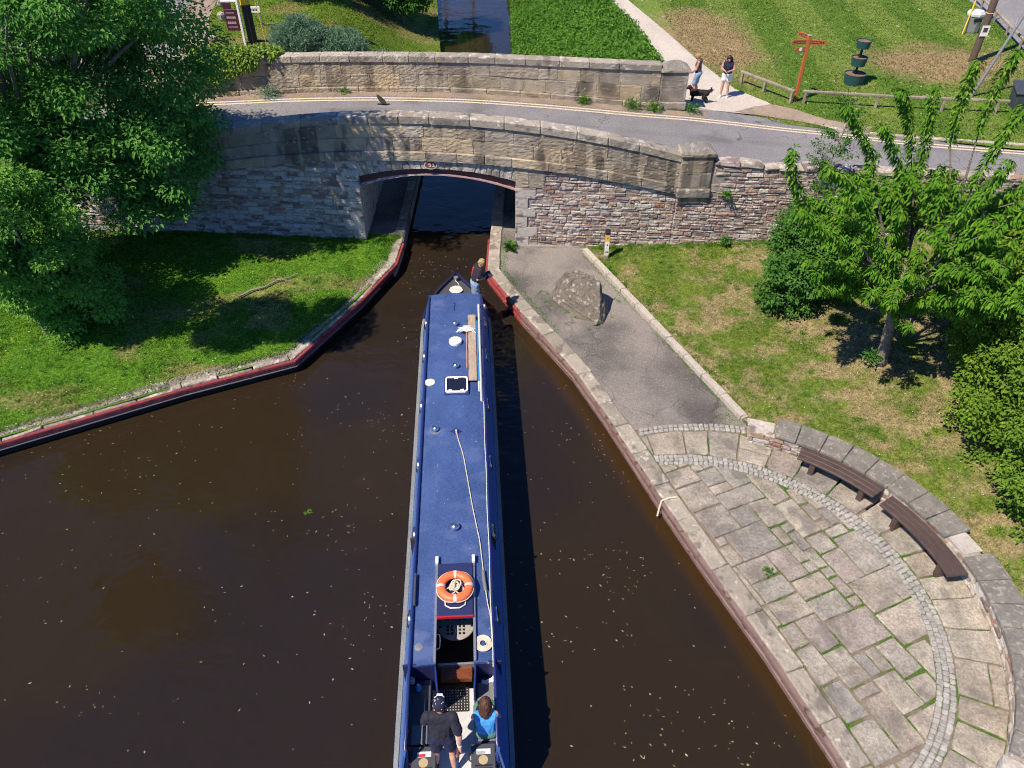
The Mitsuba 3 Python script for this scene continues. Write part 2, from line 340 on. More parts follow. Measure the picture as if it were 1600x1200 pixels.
mat('m_whitecloth', (.72, .73, .76), .9)
mat('m_hair_brown', (.060, .025, .014), .6)
mat('m_hair_blond', (.36, .235, .11), .65)
mat('m_hair_dark', (.030, .016, .013), .55)
mat('m_teal', (.075, .20, .16), .8)
mat('m_fur', (.013, .012, .012), .8)
mat('m_red', (.45, .03, .03), .6)
mat('m_pole', (.105, .082, .062), .85)
mat('m_galv', (.33, .36, .38), .45, .5)
mat('m_trousers', (.05, .05, .06), .85)
mat('m_brick', (.105, .050, .046), .85)
mat('m_boatpole', (.50, .52, .52), .45)
mat('m_bluepole', (.03, .20, .50), .4)
mat('m_flange', (.40, .27, .27), .7)
# ---------------------------------------------------------------- plan of the place (metres; x right, y away, z up; water at z = 0)
LE = np.array([(-60, -11.7), (-30, 4.6), (-12.74, 13.95), (-8.88, 16.0), (-6.13, 17.25), (-4.76, 20.1), (-3.87, 22.41), (-3.78, 23.76), (-3.72, 31.0), (-3.86, 44.3), (-4.89, 55.5), (-8.5, 95)])
RE = np.array([(-2.6, 95), (-.17, 56), (-.04, 44.3), (-.6, 31.0), (-.77, 23.7), (-.80, 21.92), (.29, 19.54), (1.73, 16.75), (2.47, 14.85), (3.43, 12.1), (4.09, 10.35), (4.96, 8.2), (5.71, 6.04), (8.6, -2.5), (14, -20)])
def Yw(x): return 23.6-.08*np.asarray(x, float)
YF = 29.95
_zx = [-60, -20, -15, -11, -7.3, -5, -2.4, 1, 2.4, 5.3, 6.4, 8, 11, 16, 60]; _zz = [2.9, 3.0, 3.12, 3.27, 3.43, 3.46, 3.42, 3.22, 3.10, 2.84, 2.76, 2.64, 2.50, 2.45, 2.4]
from scipy.interpolate import PchipInterpolator
zr = PchipInterpolator(_zx, _zz)
_sm = lambda a, b, v: (lambda t: t*t*(3-2*t))(np.clip((v-a)/(b-a), 0, 1))
def nse(x, y, s, seed=0): return meshkit.fbm(np.stack([np.asarray(x)*s, np.asarray(y)*s, np.zeros_like(np.asarray(x, float))+.5], -1), 3, seed)
K0, K1 = np.array([2.42, 23.2]), np.array([5.95, 14.63])
_kd = (K1-K0)/np.linalg.norm(K1-K0); _kn = np.array([-_kd[1], _kd[0]])
CX, CY = 4.45, 9.08
def z_lawn_l(x, y): return .43+.06*nse(x, y, .6, 3)-.02
def z_lawn_r(x, y):
    d = (x-K0[0])*_kn[0]+(y-K0[1])*_kn[1]
    return .50+.088*np.clip(d, 0, 9)+.10*(nse(x, y, .5, 5)-.5)
def xl(y): return np.interp(y, LE[7:, 1], LE[7:, 0])
def xr(y): return np.interp(y, RE[:5, 1][::-1], RE[:5, 0][::-1])
def z_far_l(x, y): return .42+2.45*_sm(.2, 6.0, xl(y)-x)
def z_far_r(x, y): return .30+2.22*_sm(.1, 5.4, x-xr(y))
# water
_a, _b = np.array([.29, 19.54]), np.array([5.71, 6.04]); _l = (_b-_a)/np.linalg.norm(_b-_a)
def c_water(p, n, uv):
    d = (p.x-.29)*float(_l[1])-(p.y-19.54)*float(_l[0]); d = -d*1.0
    d = dr.abs(d); edge = ss(.42, .05, d+.10*fbm(p.x*2, p.y*2, 3., 2)-.05)*ss(20.5, 18.5, p.y)  # right bank strip, tinted orange to imitate sunlit piling under the surface
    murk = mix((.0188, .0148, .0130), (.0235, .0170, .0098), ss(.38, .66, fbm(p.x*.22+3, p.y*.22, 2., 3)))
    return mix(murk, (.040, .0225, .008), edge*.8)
def h_water(p, n, uv):
    w = fbm(p.x*1.1, p.y*1.5, 3., 2); r = fbm(p.x*4.2, p.y*5.2, 7., 2)
    near = ss(2.6, .6, dr.abs(p.x+1.7+.047*(p.y-18)))*ss(9, 17, p.y)*ss(23.5, 21.5, p.y)
    t = fbm(p.x*2.0+1.5*fbm(p.x, p.y, 9., 2), p.y*3.1, 5., 3)
    far = 1-.60*ss(24., 30., p.y)
    return (.055*w+.012*r)*far+near*.17*t+.02*fbm(p.x*7, p.y*8, 2., 2)*ss(.42, .6, fbm(p.x*.35, p.y*.35, 6., 2))
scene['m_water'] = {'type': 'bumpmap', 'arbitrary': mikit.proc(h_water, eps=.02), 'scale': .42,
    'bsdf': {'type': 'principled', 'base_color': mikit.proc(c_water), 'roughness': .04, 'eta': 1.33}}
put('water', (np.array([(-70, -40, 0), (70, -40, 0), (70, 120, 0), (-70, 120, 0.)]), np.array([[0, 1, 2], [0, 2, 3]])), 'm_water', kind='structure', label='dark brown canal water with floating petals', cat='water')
# ground sheets
P_left = Polygon([*map(tuple, LE[:8]+np.array([-.10, .10])), (-3.88, 24.3), (-60, 28.6)])
put('left_lawn', sheet(P_left.intersection(sbox(-60, -12, 0, 30)), .6, z_lawn_l), 'm_lawn_l', True, uv=(.5, .5), kind='structure', label='mown green grass bank sloping to the red edged canal', cat='grass')
circ = lambda r, n=96, c=(CX, CY): Polygon([(c[0]+r*math.cos(a), c[1]+r*math.sin(a)) for a in np.linspace(0, 2*np.pi, n, endpoint=False)])
canal_side = Polygon([*map(tuple, RE[4:]), (60, -20), (60, 26), (-.6, 26)])     # everything on the near right bank
upper_side = Polygon([(K0+(-_kd)*1.0).tolist(), K1.tolist(), (K1+_kd*.6).tolist(), (7.2, 13.2), (12, 5), (12, -20), (60, -20), (60, 23.5), (1.9, 24.3)])
P_lawn_r = upper_side.difference(circ(5.35)).intersection(sbox(1, -20, 60, 30))
put('right_lawn', sheet(P_lawn_r, .5, z_lawn_r), 'm_lawn_r', True, uv=(.5, .5), kind='structure', label='sun dried lawn behind the curved stone wall', cat='grass')
P_low = canal_side.intersection(sbox(-1, -20, 14, 24.2)).difference(upper_side).buffer(-.02)
ring_out = circ(6.12, c=(4.71, 8.44))
P_pave = P_low.intersection(circ(5.30).union(ring_out.intersection(sbox(1, 8, 6.2, 20)))).union(P_low.intersection(sbox(5, -20, 14, 6.0)))
P_apron = P_low.difference(P_pave)
put('towpath_apron', sheet(P_apron, 1.0, lambda x, y: .43+0*x), 'm_apron', kind='structure', label='grey worn tarmac apron between canal coping and kerb', cat='tarmac')
pave = put('paved_terrace', sheet(P_pave, 1.0, lambda x, y: .425+0*x), 'm_joint', kind='structure', label='half round stone terrace of old flagstones and granite setts', cat='paving')
# ---- road, verges, far ground
def strip(xs, y0, y1, zf, n=2):
    xs = np.asarray(xs, float); V = []
    for k in range(n): 
        y = y0(xs)+(y1(xs)-y0(xs))*k/(n-1); V.append(np.c_[xs, y, zf(xs)])
    m = len(xs); i, j = np.meshgrid(np.arange(n-1), np.arange(m-1), indexing='ij')
    q = np.stack([i*m+j, i*m+j+1, (i+1)*m+j+1, (i+1)*m+j], -1).reshape(-1, 4)
    return np.vstack(V), q
XS = np.arange(-60, 60.1, .5)
far_edge = PchipInterpolator([-60, 6.6, 8, 11, 12.5, 18, 30, 60], [30.4, 30.4, 30.1, 29.2, 28.3, 27.1, 25.2, 22])
near_edge = lambda x: np.where(x < 14, Yw(x)+.30, Yw(14)+.3-.10*(x-14))
put('road', strip(XS, near_edge, far_edge, zr), 'm_road', True, kind='structure', label='grey tarmac road over the hump of the bridge', cat='road')
line_y = PchipInterpolator([-60, -11, -7, -2.4, 2.4, 6.4, 11, 15, 30, 60], [29.3, 29.25, 29.2, 29.15, 29.12, 29.1, 28.45, 27.35, 24.8, 21.5])
for o in (0, .24):
    k = put('road__painted_line', strip(XS[(XS >= -30) & (XS <= 40)], lambda x: line_y(x)-o, lambda x: line_y(x)-o+.105, lambda x: zr(x)+.006), 'm_line', label=None)
put('footway', strip(XS[(XS >= -30) & (XS <= 7.5)], lambda x: line_y(x)+.22, lambda x: 0*x+YF+.1, lambda x: zr(x)+.004), 'm_verge', kind='structure', label='narrow gritty footway at the foot of the far parapet', cat='footway')
# far left bank and far right bank
P_far_l = Polygon([(-70, 30.3), (-3.72, 30.3), *map(tuple, LE[8:]+np.array([-.05, 0])), (-9.2, 120), (-70, 120)])
put('far_left_bank', sheet(P_far_l, 1.0, z_far_l), 'm_bank', True, uv=(.5, .5), kind='structure', label='grass bank beyond the bridge falling to the canal', cat='grass')
P_far_r = Polygon([(-.55, 30.2), (6.6, 30.2), (11, 28.9), (18, 26.8), (30, 24.9), (70, 20), (70, 120), (-3.0, 120), *map(tuple, RE[:3]+np.array([.05, 0]))])
put('field', sheet(P_far_r, 1.0, z_far_r), 'm_field', True, uv=(.5, .5), kind='structure', label='striped mown field with bare earth patches', cat='grass')
P_path = Polygon([(6.0, 30.1), (6.95, 32.1), (6.75, 36.55), (6.35, 40.97), (5.35, 46.98), (3.9, 55), (0, 80), (1.4, 80), (5.0, 55), (6.42, 46.98), (7.65, 40.97), (8.43, 36.55), (9.3, 32.85), (10.3, 31.3), (10.7, 30.3), (10.0, 29.85), (9.2, 29.95), (8, 30.12)])
put('gravel_path', sheet(P_path, .5, lambda x, y: z_far_r(x, y)+.014+np.maximum(0, zr(x)-.012-z_far_r(x, y))*np.clip(1-(y-far_edge(x))/2.4, 0, 1)), 'm_path', True, kind='structure', label='pale gravel towpath leaving the road beside the far pillar', cat='path')
P_dirt = Polygon([(8.7, 30.12), (9.6, 30.8), (10.4, 31.1), (11.1, 30.6), (12.1, 29.5), (13.6, 28.75), (13.2, 28.2), (12.3, 28.5), (11, 29.3), (9.7, 29.85)])
put('verge_dirt', sheet(P_dirt, .5, lambda x, y: z_far_r(x, y)+.019+np.maximum(0, zr(x)-.012-z_far_r(x, y))*np.clip(1-(y-far_edge(x))/2.4, 0, 1)), 'm_verge', True, kind='structure', label='bare trodden earth where the gravel path meets the road verge', cat='earth')
P_park = Polygon([(26.3, 60), (25.4, 47), (24.9, 42.5), (24.0, 38.2), (24.6, 34.5), (28, 33), (70, 33), (70, 60)])
put('car_park', sheet(P_park, 4.0, lambda x, y: z_far_r(x, y)+.006), 'm_road', kind='structure', label='tarmac car park beyond the low rail fence', cat='car park')
P_side = Polygon([(-60, 30.2), (-13.6, 30.2), (-14.9, 36), (-16.7, 42), (-17.9, 48), (-22, 80), (-60, 80)])
put('side_road', sheet(P_side, 2.0, lambda x, y: np.maximum(z_far_l(x, y), 2.87)+.012), 'm_road', kind='structure', label='side lane running away behind the large tree', cat='road')
P_sv = Polygon([(-13.6, 30.2), (-14.9, 36), (-16.7, 42), (-17.9, 48), (-22, 80), (-20, 80), (-16.3, 48), (-15.3, 42), (-13.6, 36.5), (-12.9, 33), (-12.6, 30.2)])
put('lane_verge', sheet(P_sv, 1.0, lambda x, y: np.maximum(z_far_l(x, y), 2.87)+.016), 'm_verge', kind='structure', label='bare brown verge along the side lane', cat='verge')
# ---- helper: stations along a polyline
class Line:
    def __init__(s, pts): s.p = np.asarray(pts, float); s.l = np.r_[0, np.cumsum(np.linalg.norm(np.diff(s.p, axis=0), axis=1))]
    def at(s, t): return np.stack([np.interp(t, s.l, s.p[:, 0]), np.interp(t, s.l, s.p[:, 1])], -1)
    def dir(s, t):
        d = s.at(np.asarray(t)+.05)-s.at(np.asarray(t)-.05); return d/np.linalg.norm(d, axis=-1, keepdims=True)
    def map(s, V):
        """local (along, across to the left of travel, z) to the world"""
        V = np.asarray(V); t = np.clip(V[:, 0], .05, s.l[-1]-.05); d = s.dir(t); n = np.c_[-d[:, 1], d[:, 0]]; q = s.at(t)+n*V[:, 1:2]
        return np.c_[q, V[:, 2]]
def ribbon(line, prof, t0, t1, step=.5):
    """a profile (across, z) swept along the line"""
    ts = np.unique(np.r_[np.arange(t0, t1, step), t1, line.l[(line.l > t0) & (line.l < t1)]]); prof = np.asarray(prof, float); m = len(prof)
    V = line.map(np.vstack([np.c_[np.full(m, t), prof] for t in ts]))
    i, j = np.meshgrid(np.arange(len(ts)-1), np.arange(m-1), indexing='ij')
    q = np.stack([i*m+j, (i+1)*m+j, (i+1)*m+j+1, i*m+j+1], -1).reshape(-1, 4)
    return V, q
# ---- left canal edging: red steel piling with a capping rail, then worn stones
LL = Line(LE[1:9]); tL = LL.l[5]       # up to the bridge
ed = thing('canal_edging', 'red painted steel canal edging along the left grass bank', 'canal edging')
pf = [(.02, .415), (-.05, .425), (-.068, .40), (-.068, .345), (-.04, .335), (-.04, .235), (-.02, .225)]
put(ed+'__piling', ribbon(LL, pf, .2, tL+1.35), 'm_piling', uv=(.1, 0))
put(ed+'__waling_strip', ribbon(LL, [(-.02, .226), (-.075, .226), (-.075, .205), (-.02, .205)], .2, tL-1.2), 'm_steel')
put(ed+'__lower_piling', ribbon(LL, [(-.02, .206), (-.0, .19), (.02, .02), (.02, -.5)], .2, tL+1.35), 'm_shadepile', label='bare foot of the piling coloured near black for the shade and reflection there')
t = 12.5; k = 0
while t < LL.l[-1]-.3:
    L = rng.uniform(.75, 1.25); c = LL.at(t+L/2)
    corner = [x for x in LL.l if t+.1 < x < t+L]
    if corner: L = corner[0]-t
    slab = (-9.4 < c[0] < -8.1) or (-6.9 < c[0] < -5.9) or c[1] > 20.6
    h = .455 if slab else rng.uniform(.40, .44)
    V, F = bev(t+.012, t+L-.012, .03, (.34 if slab else rng.uniform(.24, .32)), .2, h, .02, .012 if slab else .03)
    put(ed+'__edging_stone', (LL.map(V), F), 'm_coping', uv=(rng.random(), rng.random())); t += L
put(ed+'__ledge_edge', ribbon(LL, [(.0, .40), (-.005, -.5)], tL-.2, LL.l[-1]), 'm_mortar')
n = 6500      # gravelly strip behind the rail
ts = rng.uniform(13, tL, n); ac = rng.uniform(.20, .50, n)
ctr = LL.map(np.c_[ts, ac, np.full(n, .45)]); cube = bev(-1, 1, -1, 1, -1, 1, .5)
peb = cat_([(rotz(cube[0]*rng.uniform(.010, .032, 3), rng.uniform(0, 6))+c, cube[1]) for c in ctr])
put(ed+'__gravel', peb, 'm_coping', uv=(.4, .5), kind='stuff')
# ---- right canal edging
RL = Line(RE[3:]); tC = RL.l[2]; tE = RL.l[3]
er = thing('canal_edging', 'stone coping with steel piling along the right towpath, red only beside the narrowboat bow', 'canal edging')
pr = [(0.0, .44), (-.06, .43), (-.075, .40), (-.075, .33), (-.035, .31), (-.035, .20), (-.06, .19), (-.06, .16), (-.01, .15), (-.01, -.5)]
prr = [(-a, z) for a, z in pr]
put(er+'__piling', ribbon(RL, pr, RL.l[1]-.35, tE+.05), 'm_piling', uv=(.1, 0), label='red painted stretch of piling')
put(er+'__piling', ribbon(RL, pr, tE+.05, RL.l[-1]-.2), 'm_piling', uv=(.9, 0), label='bare rusty stretch of piling')
put(er+'__ledge_edge', ribbon(RL, [(.0, .44), (-.005, -.5)], .1, RL.l[1]-.3), 'm_mortar')
t = .1
while t < RL.l[-1]-1:
    L = rng.uniform(.85, 1.45)
    corner = [x for x in RL.l[:4] if t+.1 < x < t+L]
    if corner: L = corner[0]-t
    V, F = bev(t+.008, t+L-.008, .0, rng.uniform(.37, .42), .1, .492+rng.uniform(-.008, .008), .022, .010)
    put(er+'__coping_stone', (RL.map(V), F), 'm_coping', uv=(rng.random()*.8+.1, rng.random())); t += L
# rings and grass lumps on the piling
k = thing('mooring_chain', 'short pale rope end hanging over the right canal coping', 'rope')
c0 = np.array([3.55, 12.0, .50]); put(k+'__strand', tube([c0+[.25, .05, .0], c0+[.05, 0, .02], c0+[-.12, -.05, -.02], c0+[-.16, -.1, -.25], c0+[-.2, -.2, -.38]], .022, 7), 'm_rope', True)
# ---- kerb between tarmac and lawn
kb = thing('stone_kerb', 'straight pale stone kerb between tarmac apron and dry lawn', 'kerb')
KL = Line([K0, K1]); t = 0
while t < KL.l[-1]-.1:
    L = min(.915, KL.l[-1]-t); V, F = bev(t+.006, t+L-.006, -.06, .14, .2, .575+rng.uniform(-.006, .006), .016, .005)
    put(kb+'__kerb_stone', (KL.map(V), F), 'm_path'); t += L
# ---- paving: setts and flagstones
RC = np.array([4.08, 9.03]); setts = []
def sett(cx, cy, a, w, d_, z=.475):
    V, F = bev(-w/2, w/2, -d_/2, d_/2, .38, z+rng.uniform(-.007, .007), .014, .008)
    return rotz(V, a, (cx, cy, 0)), F
coping_in = RL    # inner edge of the coping is .42 from the line
def off_line(x, y):
    q = np.array([x, y]); p = RL.p; best = 9
    for a, b in zip(p[:-1], p[1:]):
        d = (b-a)/np.linalg.norm(b-a); t_ = (q-a)@d
        if -.3 <= t_ <= np.linalg.norm(b-a)+.3: best = min(best, abs((q-a)@np.array([-d[1], d[0]]))) if (q-a)@np.array([-d[1], d[0]]) > 0 else -1
    return best
for row in range(3):
    r = 4.13+.115*row+.02; n = int(2*np.pi*r/.118)
    for i in range(n):
        a = 2*np.pi*(i+.5*(row % 2))/n; x, y = RC+r*np.array([math.cos(a), math.sin(a)])
        if y < 1.5 or off_line(x, y) < .46 or x < 1.5: continue
        setts.append((sett(x, y, a+math.pi/2, .118*rng.uniform(.84, .93), .115*rng.uniform(.86, .93)), np.hypot(x, y-4)))
for row in range(2):
    r = 5.98+.125*row-.04; n = int(2*np.pi*r/.13)
    for i in range(n):
        a = 2*np.pi*(i+.5*row)/n; x, y = 4.71+r*math.cos(a), 8.44+r*math.sin(a)
        if not (2 < x < 5.85 and y > 12) or off_line(x, y) < .45: continue
        setts.append((sett(x, y, a+math.pi/2, .12*rng.uniform(.84, .93), .115*rng.uniform(.88, .93)), np.hypot(x, y-4)))
for row in range(3):      # the short run of setts outside the wall end
    for i in range(10):
        x, y = 8.55+.115*i*.35-.1+.12*row, 6.15-.12*i
        setts.append((sett(x, y, -.4, .105, .105), np.hypot(x, y-4)))
setts.sort(key=lambda s: s[1])
for s, _ in setts[:300]: put(pave+'__sett', s, 'm_sett', uv=(rng.random(), rng.random()))
if len(setts) > 300:
    big = cat_([s for s, _ in setts[300:]]); put(pave+'__setts', big, 'm_sett', uv=np.repeat(rng.random((len(setts)-300, 2)), 24, 0), kind='stuff')
# random ashlar flags inside the ring, laid square to a line across the terrace
inner = circ(4.12, 120, RC).intersection(Polygon([*map(tuple, RL.map(np.c_[np.linspace(6, RL.l[-1]-.2, 60), np.full(60, .43), np.zeros(60)])[:, :2]), (30, -20), (30, 16)]))
ang = math.radians(24); G = .262; NX = 48
occ = np.zeros((NX, NX), bool); rects = []
sizes = [(3, 3), (3, 2), (2, 3), (4, 3), (3, 4), (2, 2), (4, 2), (2, 4), (1, 2), (2, 1), (1, 1)]; wts = np.array([1.6, 2.2, 1.8, 1.2, 1.0, 1.2, 1.2, .7, .4, .4, .25])
fr = np.random.default_rng(5)
for j in range(NX):
    for i in range(NX):
        if occ[i, j]: continue
        opts = [(w, h, p) for (w, h), p in zip(sizes, wts) if i+w <= NX and j+h <= NX and not occ[i:i+w, j:j+h].any()]
        pw = np.array([p for *_, p in opts]); w, h, _ = opts[fr.choice(len(opts), p=pw/pw.sum())]
        occ[i:i+w, j:j+h] = True; rects.append((i, j, w, h))
org = np.array([4.08-NX*G/2*math.cos(ang)+NX*G/2*math.sin(ang), 9.0-NX*G/2*math.sin(ang)-NX*G/2*math.cos(ang)])
def place_flag(poly, shrink):
    g = poly.buffer(-shrink, join_style=2)
    if g.is_empty or g.geom_type != 'Polygon' or g.area < .012: return
    g = g.convex_hull.simplify(.004); p = np.array(g.exterior.coords)[:-1]
    c = p.mean(0); w = []
    for a_, b_ in zip(p, np.roll(p, -1, 0)):
        L_ = np.linalg.norm(b_-a_); k_ = max(1, int(L_/.13))
        for q_ in range(k_):
            v_ = a_+(b_-a_)*q_/k_; w.append(v_+(c-v_)/max(np.linalg.norm(c-v_), .05)*(fr.uniform(0, .012) if q_ else fr.uniform(0, .022)))
    p = np.array(w)
    zt = .468+fr.uniform(-.008, .010); sl = fr.uniform(-.006, .006, 2); c = p.mean(0)
    put(pave+'__flagstone', prism(p, .36, zt, .012, top=lambda q: zt+(q-c)@sl), 'm_flag', uv=(fr.random(), fr.random()))
for i, j, w, h in rects:
    q = np.array([(i, j), (i+w, j), (i+w, j+h), (i, j+h)], float)*G+fr.uniform(-.016, .016, (4, 2))
    q = np.c_[q[:, 0]*math.cos(ang)-q[:, 1]*math.sin(ang), q[:, 0]*math.sin(ang)+q[:, 1]*math.cos(ang)]+org
    place_flag(Polygon(q).intersection(inner), fr.choice([.008, .012, .018, .026], p=[.15, .3, .3, .25]))
# ring of flags between the setts and the wall / outer setts
zone = Polygon([*map(tuple, RL.map(np.c_[np.linspace(6, RL.l[-1]-.2, 60), np.full(60, .43), np.zeros(60)])[:, :2]), (30, -20), (30, 16)])
outer = circ(5.0, 160).difference(sbox(-20, 0, 5.75, 30)).union(circ(5.87, 160, (4.71, 8.44)).intersection(sbox(-20, 8, 5.75, 30)))
ringz = outer.difference(circ(4.45, 160, RC)).intersection(zone).intersection(sbox(0, 3.2, 12, 20))
a = math.radians(-75)
while a < math.radians(150):
    st = fr.uniform(.50, .88)/4.8
    for r0, r1 in ([(4.4, 7)] if fr.random() < .55 else [(4.4, 4.52+fr.uniform(.3, .6)), (0, 7)]):
        if r0 == 0: r0 = last
        last = r1
        q = Polygon([RC+r*np.array([math.cos(b), math.sin(b)]) for r, b in ((r0, a), (r1, a), (r1, a+st), (r0, a+st))]).intersection(ringz)
        if not q.is_empty: place_flag(max(getattr(q, 'geoms', [q]), key=lambda g: g.area) if q.geom_type != 'Polygon' else q, fr.choice([.01, .016, .026]))
    a += st
for i in range(12):     # loose flags by the wall's near end
    x, y = 7.3+.62*(i % 4)+.1, 5.2-.66*(i//4)
    q = Polygon(rotz(np.array([(-.3, -.31, 0), (.3, -.31, 0), (.3, .31, 0), (-.3, .31, 0)]), .5, (x, y, 0))[:, :2]).difference(circ(4.52, 120, RC))
    if q.geom_type == 'Polygon' and off_line(x, y) > .9: place_flag(q, .03)
# ---- curved retaining wall
cw = thing('curved_wall', 'low curved stone wall with slab coping round the paved terrace', 'wall')
A0, A1 = math.radians(-38), math.radians(74)
def polar(V, c=(CX, CY)):
    """local (angle, radius, z)"""
    V = np.asarray(V); return np.c_[c[0]+V[:, 1]*np.cos(V[:, 0]), c[1]+V[:, 1]*np.sin(V[:, 0]), V[:, 2]]
def arcbox(a0, a1, r0, r1, z0, z1, d=.01, jit=0., n=1, r=None):
    V, F = bev(a0*5, a1*5, r0, r1, z0, z1, d, jit, r); V = V.copy(); V[:, 0] /= 5; return polar(V), F
core = [arcbox(A0+(A1-A0)*i/40, A0+(A1-A0)*(i+1)/40, 5.03, 5.44, .3, .86 if i < 36 else .80, .0005) for i in range(40)]
put(cw+'__core', cat_(core), 'm_mortar')
wr = np.random.default_rng(21); zc_ = .40
for z0, z1 in ((.40, .53), (.54, .66), (.67, .84)):
    a = A0
    while a < A1-.01:
        L = wr.uniform(.20, .48)/5; a1 = min(a+L, A1)
        if a1-a > .015: put(cw+'__wall_stone', arcbox(a+.0016, a1-.0016, 4.985+wr.uniform(-.012, .015), 5.10, z0, z1, .016, .010, r=wr), 'm_rubble' if wr.random() < .55 else 'm_white', uv=(wr.random(), wr.random()))
        a = a1
a = A1-.115
def zt_w(a): return .955
i = 0
while a > A0+.02:
    L = wr.uniform(.50, .60)/5; a0 = max(a-L, A0)
    mid = math.degrees((a+a0)/2)
    if not 12.5 < mid < 19.5:
        put(cw+'__coping_slab', arcbox(a0+.0016, a-.0016, 4.93, 5.60, .865, .955+wr.uniform(-.006, .006), .012, .006, r=wr), 'm_slab', uv=(.15+.3*wr.random(), wr.random()))
    a = a0; i += 1
put(cw+'__bedding', arcbox(math.radians(12), math.radians(20), 5.06, 5.50, .84, .885, .01, .012, r=wr), 'm_white', uv=(.4, .1), label='pale bare mortar where a coping slab is missing')
put(cw+'__bedding', arcbox(A1-.113, A1+.012, 5.0, 5.46, .76, .86, .02, .02, r=wr), 'm_white', uv=(.4, .3), label='broken pale end of the wall without coping')
put(cw+'__end_stone', arcbox(A0-.05, A0, 4.9, 5.45, .38, .80, .03, .01), 'm_white', uv=(.4, .9))
# ---- benches: curved planks on stub posts
def bench(label, a0, a1, r0):
    b = thing('curved_bench', label, 'bench', 'curved benches along the terrace wall')
    n = 10; aa = np.linspace(a0, a1, n+1)
    for q in range(3):
        ra, rb = r0+q*.152, r0+q*.152+.140
        V, F = [], []
        for a in aa:
            for r_, z_ in ((ra, .845), (ra, .893), (ra+.008, .90), (rb-.008, .90), (rb, .893), (rb, .845)): V.append((a, r_, z_))
        for i in range(n):
            for j in range(6): F.append([i*6+j, i*6+(j+1) % 6, (i+1)*6+(j+1) % 6, (i+1)*6+j])
        V = polar(np.array(V)); F = np.array(F); F = np.vstack([F[:, [0, 1, 2]], F[:, [0, 2, 3]], [[0, j, j+1] for j in range(1, 5)], [[n*6, n*6+j+1, n*6+j] for j in range(1, 5)]])
        put(b+'__plank', (V, F), 'm_bench', uv=(rng.random(), rng.random()))
    for a in (a0+.16*(a1-a0), a0+.80*(a1-a0)):
        put(b+'__leg', arcbox(a-.014, a+.014, r0+.05, r0+.42, .40, .84, .012), 'm_bench', uv=(.5, .5))
bench('curved brown plank bench nearer the grey tarmac apron', math.radians(36.0), math.radians(59.5), 4.46)
bench('curved brown plank bench nearer the camera end of the terrace wall', math.radians(6.5), math.radians(33.2), 4.40)
# ---------------------------------------------------------------- the stone bridge
br = thing('stone_bridge', 'humped stone canal bridge carrying the road over the water', 'bridge')
XC, RA, ZCR = -2.465, 9.99, 3.12
RI, ZCI = 7.81, 2.86      # the lower brick ring behind the face
AX0, AX1 = -5.05, .12
zc = lambda x: 4.86-.0148*(np.asarray(x)+2.8)**2
zs = lambda x: 3.40-.0125*(np.asarray(x)+2.9)**2
zb = lambda x: ZCR-RA+np.sqrt(RA**2-(np.clip(x, AX0, AX1)-XC)**2)
zi = lambda x: ZCI-RI+np.sqrt(RI**2-(np.clip(x, AX0, AX1)-XC)**2)
def wall(V, lo, hi, H):
    """local (x, outward, 0..H) to the near face of the bridge"""
    V = np.asarray(V); x = V[:, 0]; return np.c_[x, Yw(x)-V[:, 1], lo(x)+(hi(x)-lo(x))*V[:, 2]/H]
sr = np.random.default_rng(8)
def uvr(r=sr): return (r.random(), r.random())
LX, RX = -11.2, 5.32
# mortar core, front face with the arch cut out, soffit, and road side face
xs = np.unique(np.r_[np.arange(-34, 20.01, .2), AX0-.001, AX0, AX1, AX1+.001, LX, RX])
inside = lambda x: (x >= AX0) & (x <= AX1)
top = lambda x: np.where((x < RX) & (x > LX), zc(x)-.2, np.where(x < 0, 4.25, np.interp(x, [5, 8, 20], [3.70, 3.50, 3.3])))
lo = np.where(inside(xs), zb(xs), -.3); hi = top(xs); m = len(xs)
V = np.vstack([np.c_[xs, Yw(xs)+.02, lo], np.c_[xs, Yw(xs)+.02, hi], np.c_[xs, Yw(xs)+.40, hi], np.c_[xs, Yw(xs)+.40, lo]])
F = []
for r in range(4):
    for i in range(m-1): F.append([r*m+i, ((r+1) % 4)*m+i, ((r+1) % 4)*m+i+1, r*m+i+1])
put(br+'__core', (V, np.array(F)[:, ::-1]), 'm_mortar')
# barrel under the road
n = 24; bx = np.linspace(AX0, AX1, n); prof = [(AX0, -.3)]+[(x, zi(x)+.02) for x in bx]+[(AX1, -.3)]
Ys = (Yw(0)+.3, YF+.5); V = np.array([(x, y, z) for y in Ys for x, z in prof]); k = len(prof)
put(br+'__barrel', (V, np.array([[i, i+1, k+i+1, k+i] for i in range(k-1)])), 'm_white', uv=(.6, .6))
put(br+'__ledge', bev(AX0-.1, LE[7][0]+.02, 23.9, 30.9, -.3, .41, .01), 'm_apron')
put(br+'__ledge', bev(-.55, AX1+.1, 23.6, 30.9, -.3, .43, .01), 'm_apron')
# set back brick rib with a pale flange
for nm, z0, z1, y0, y1, mt in (('brick_rib', .05, .50, .16, .42, 'm_brick'), ('rib_flange', .0, .05, .07, .43, 'm_flange')):
    V = np.array([(x, Yw(x)+y, zi(x)+z) for x in np.linspace(AX0, AX1, 30) for y, z in ((y0, z0), (y0, z1), (y1, z1), (y1, z0))])
    F = [[i*4+j, i*4+(j+1) % 4, (i+1)*4+(j+1) % 4, (i+1)*4+j] for i in range(29) for j in range(4)]
    put(br+'__'+nm, (V, np.array(F)), mt)

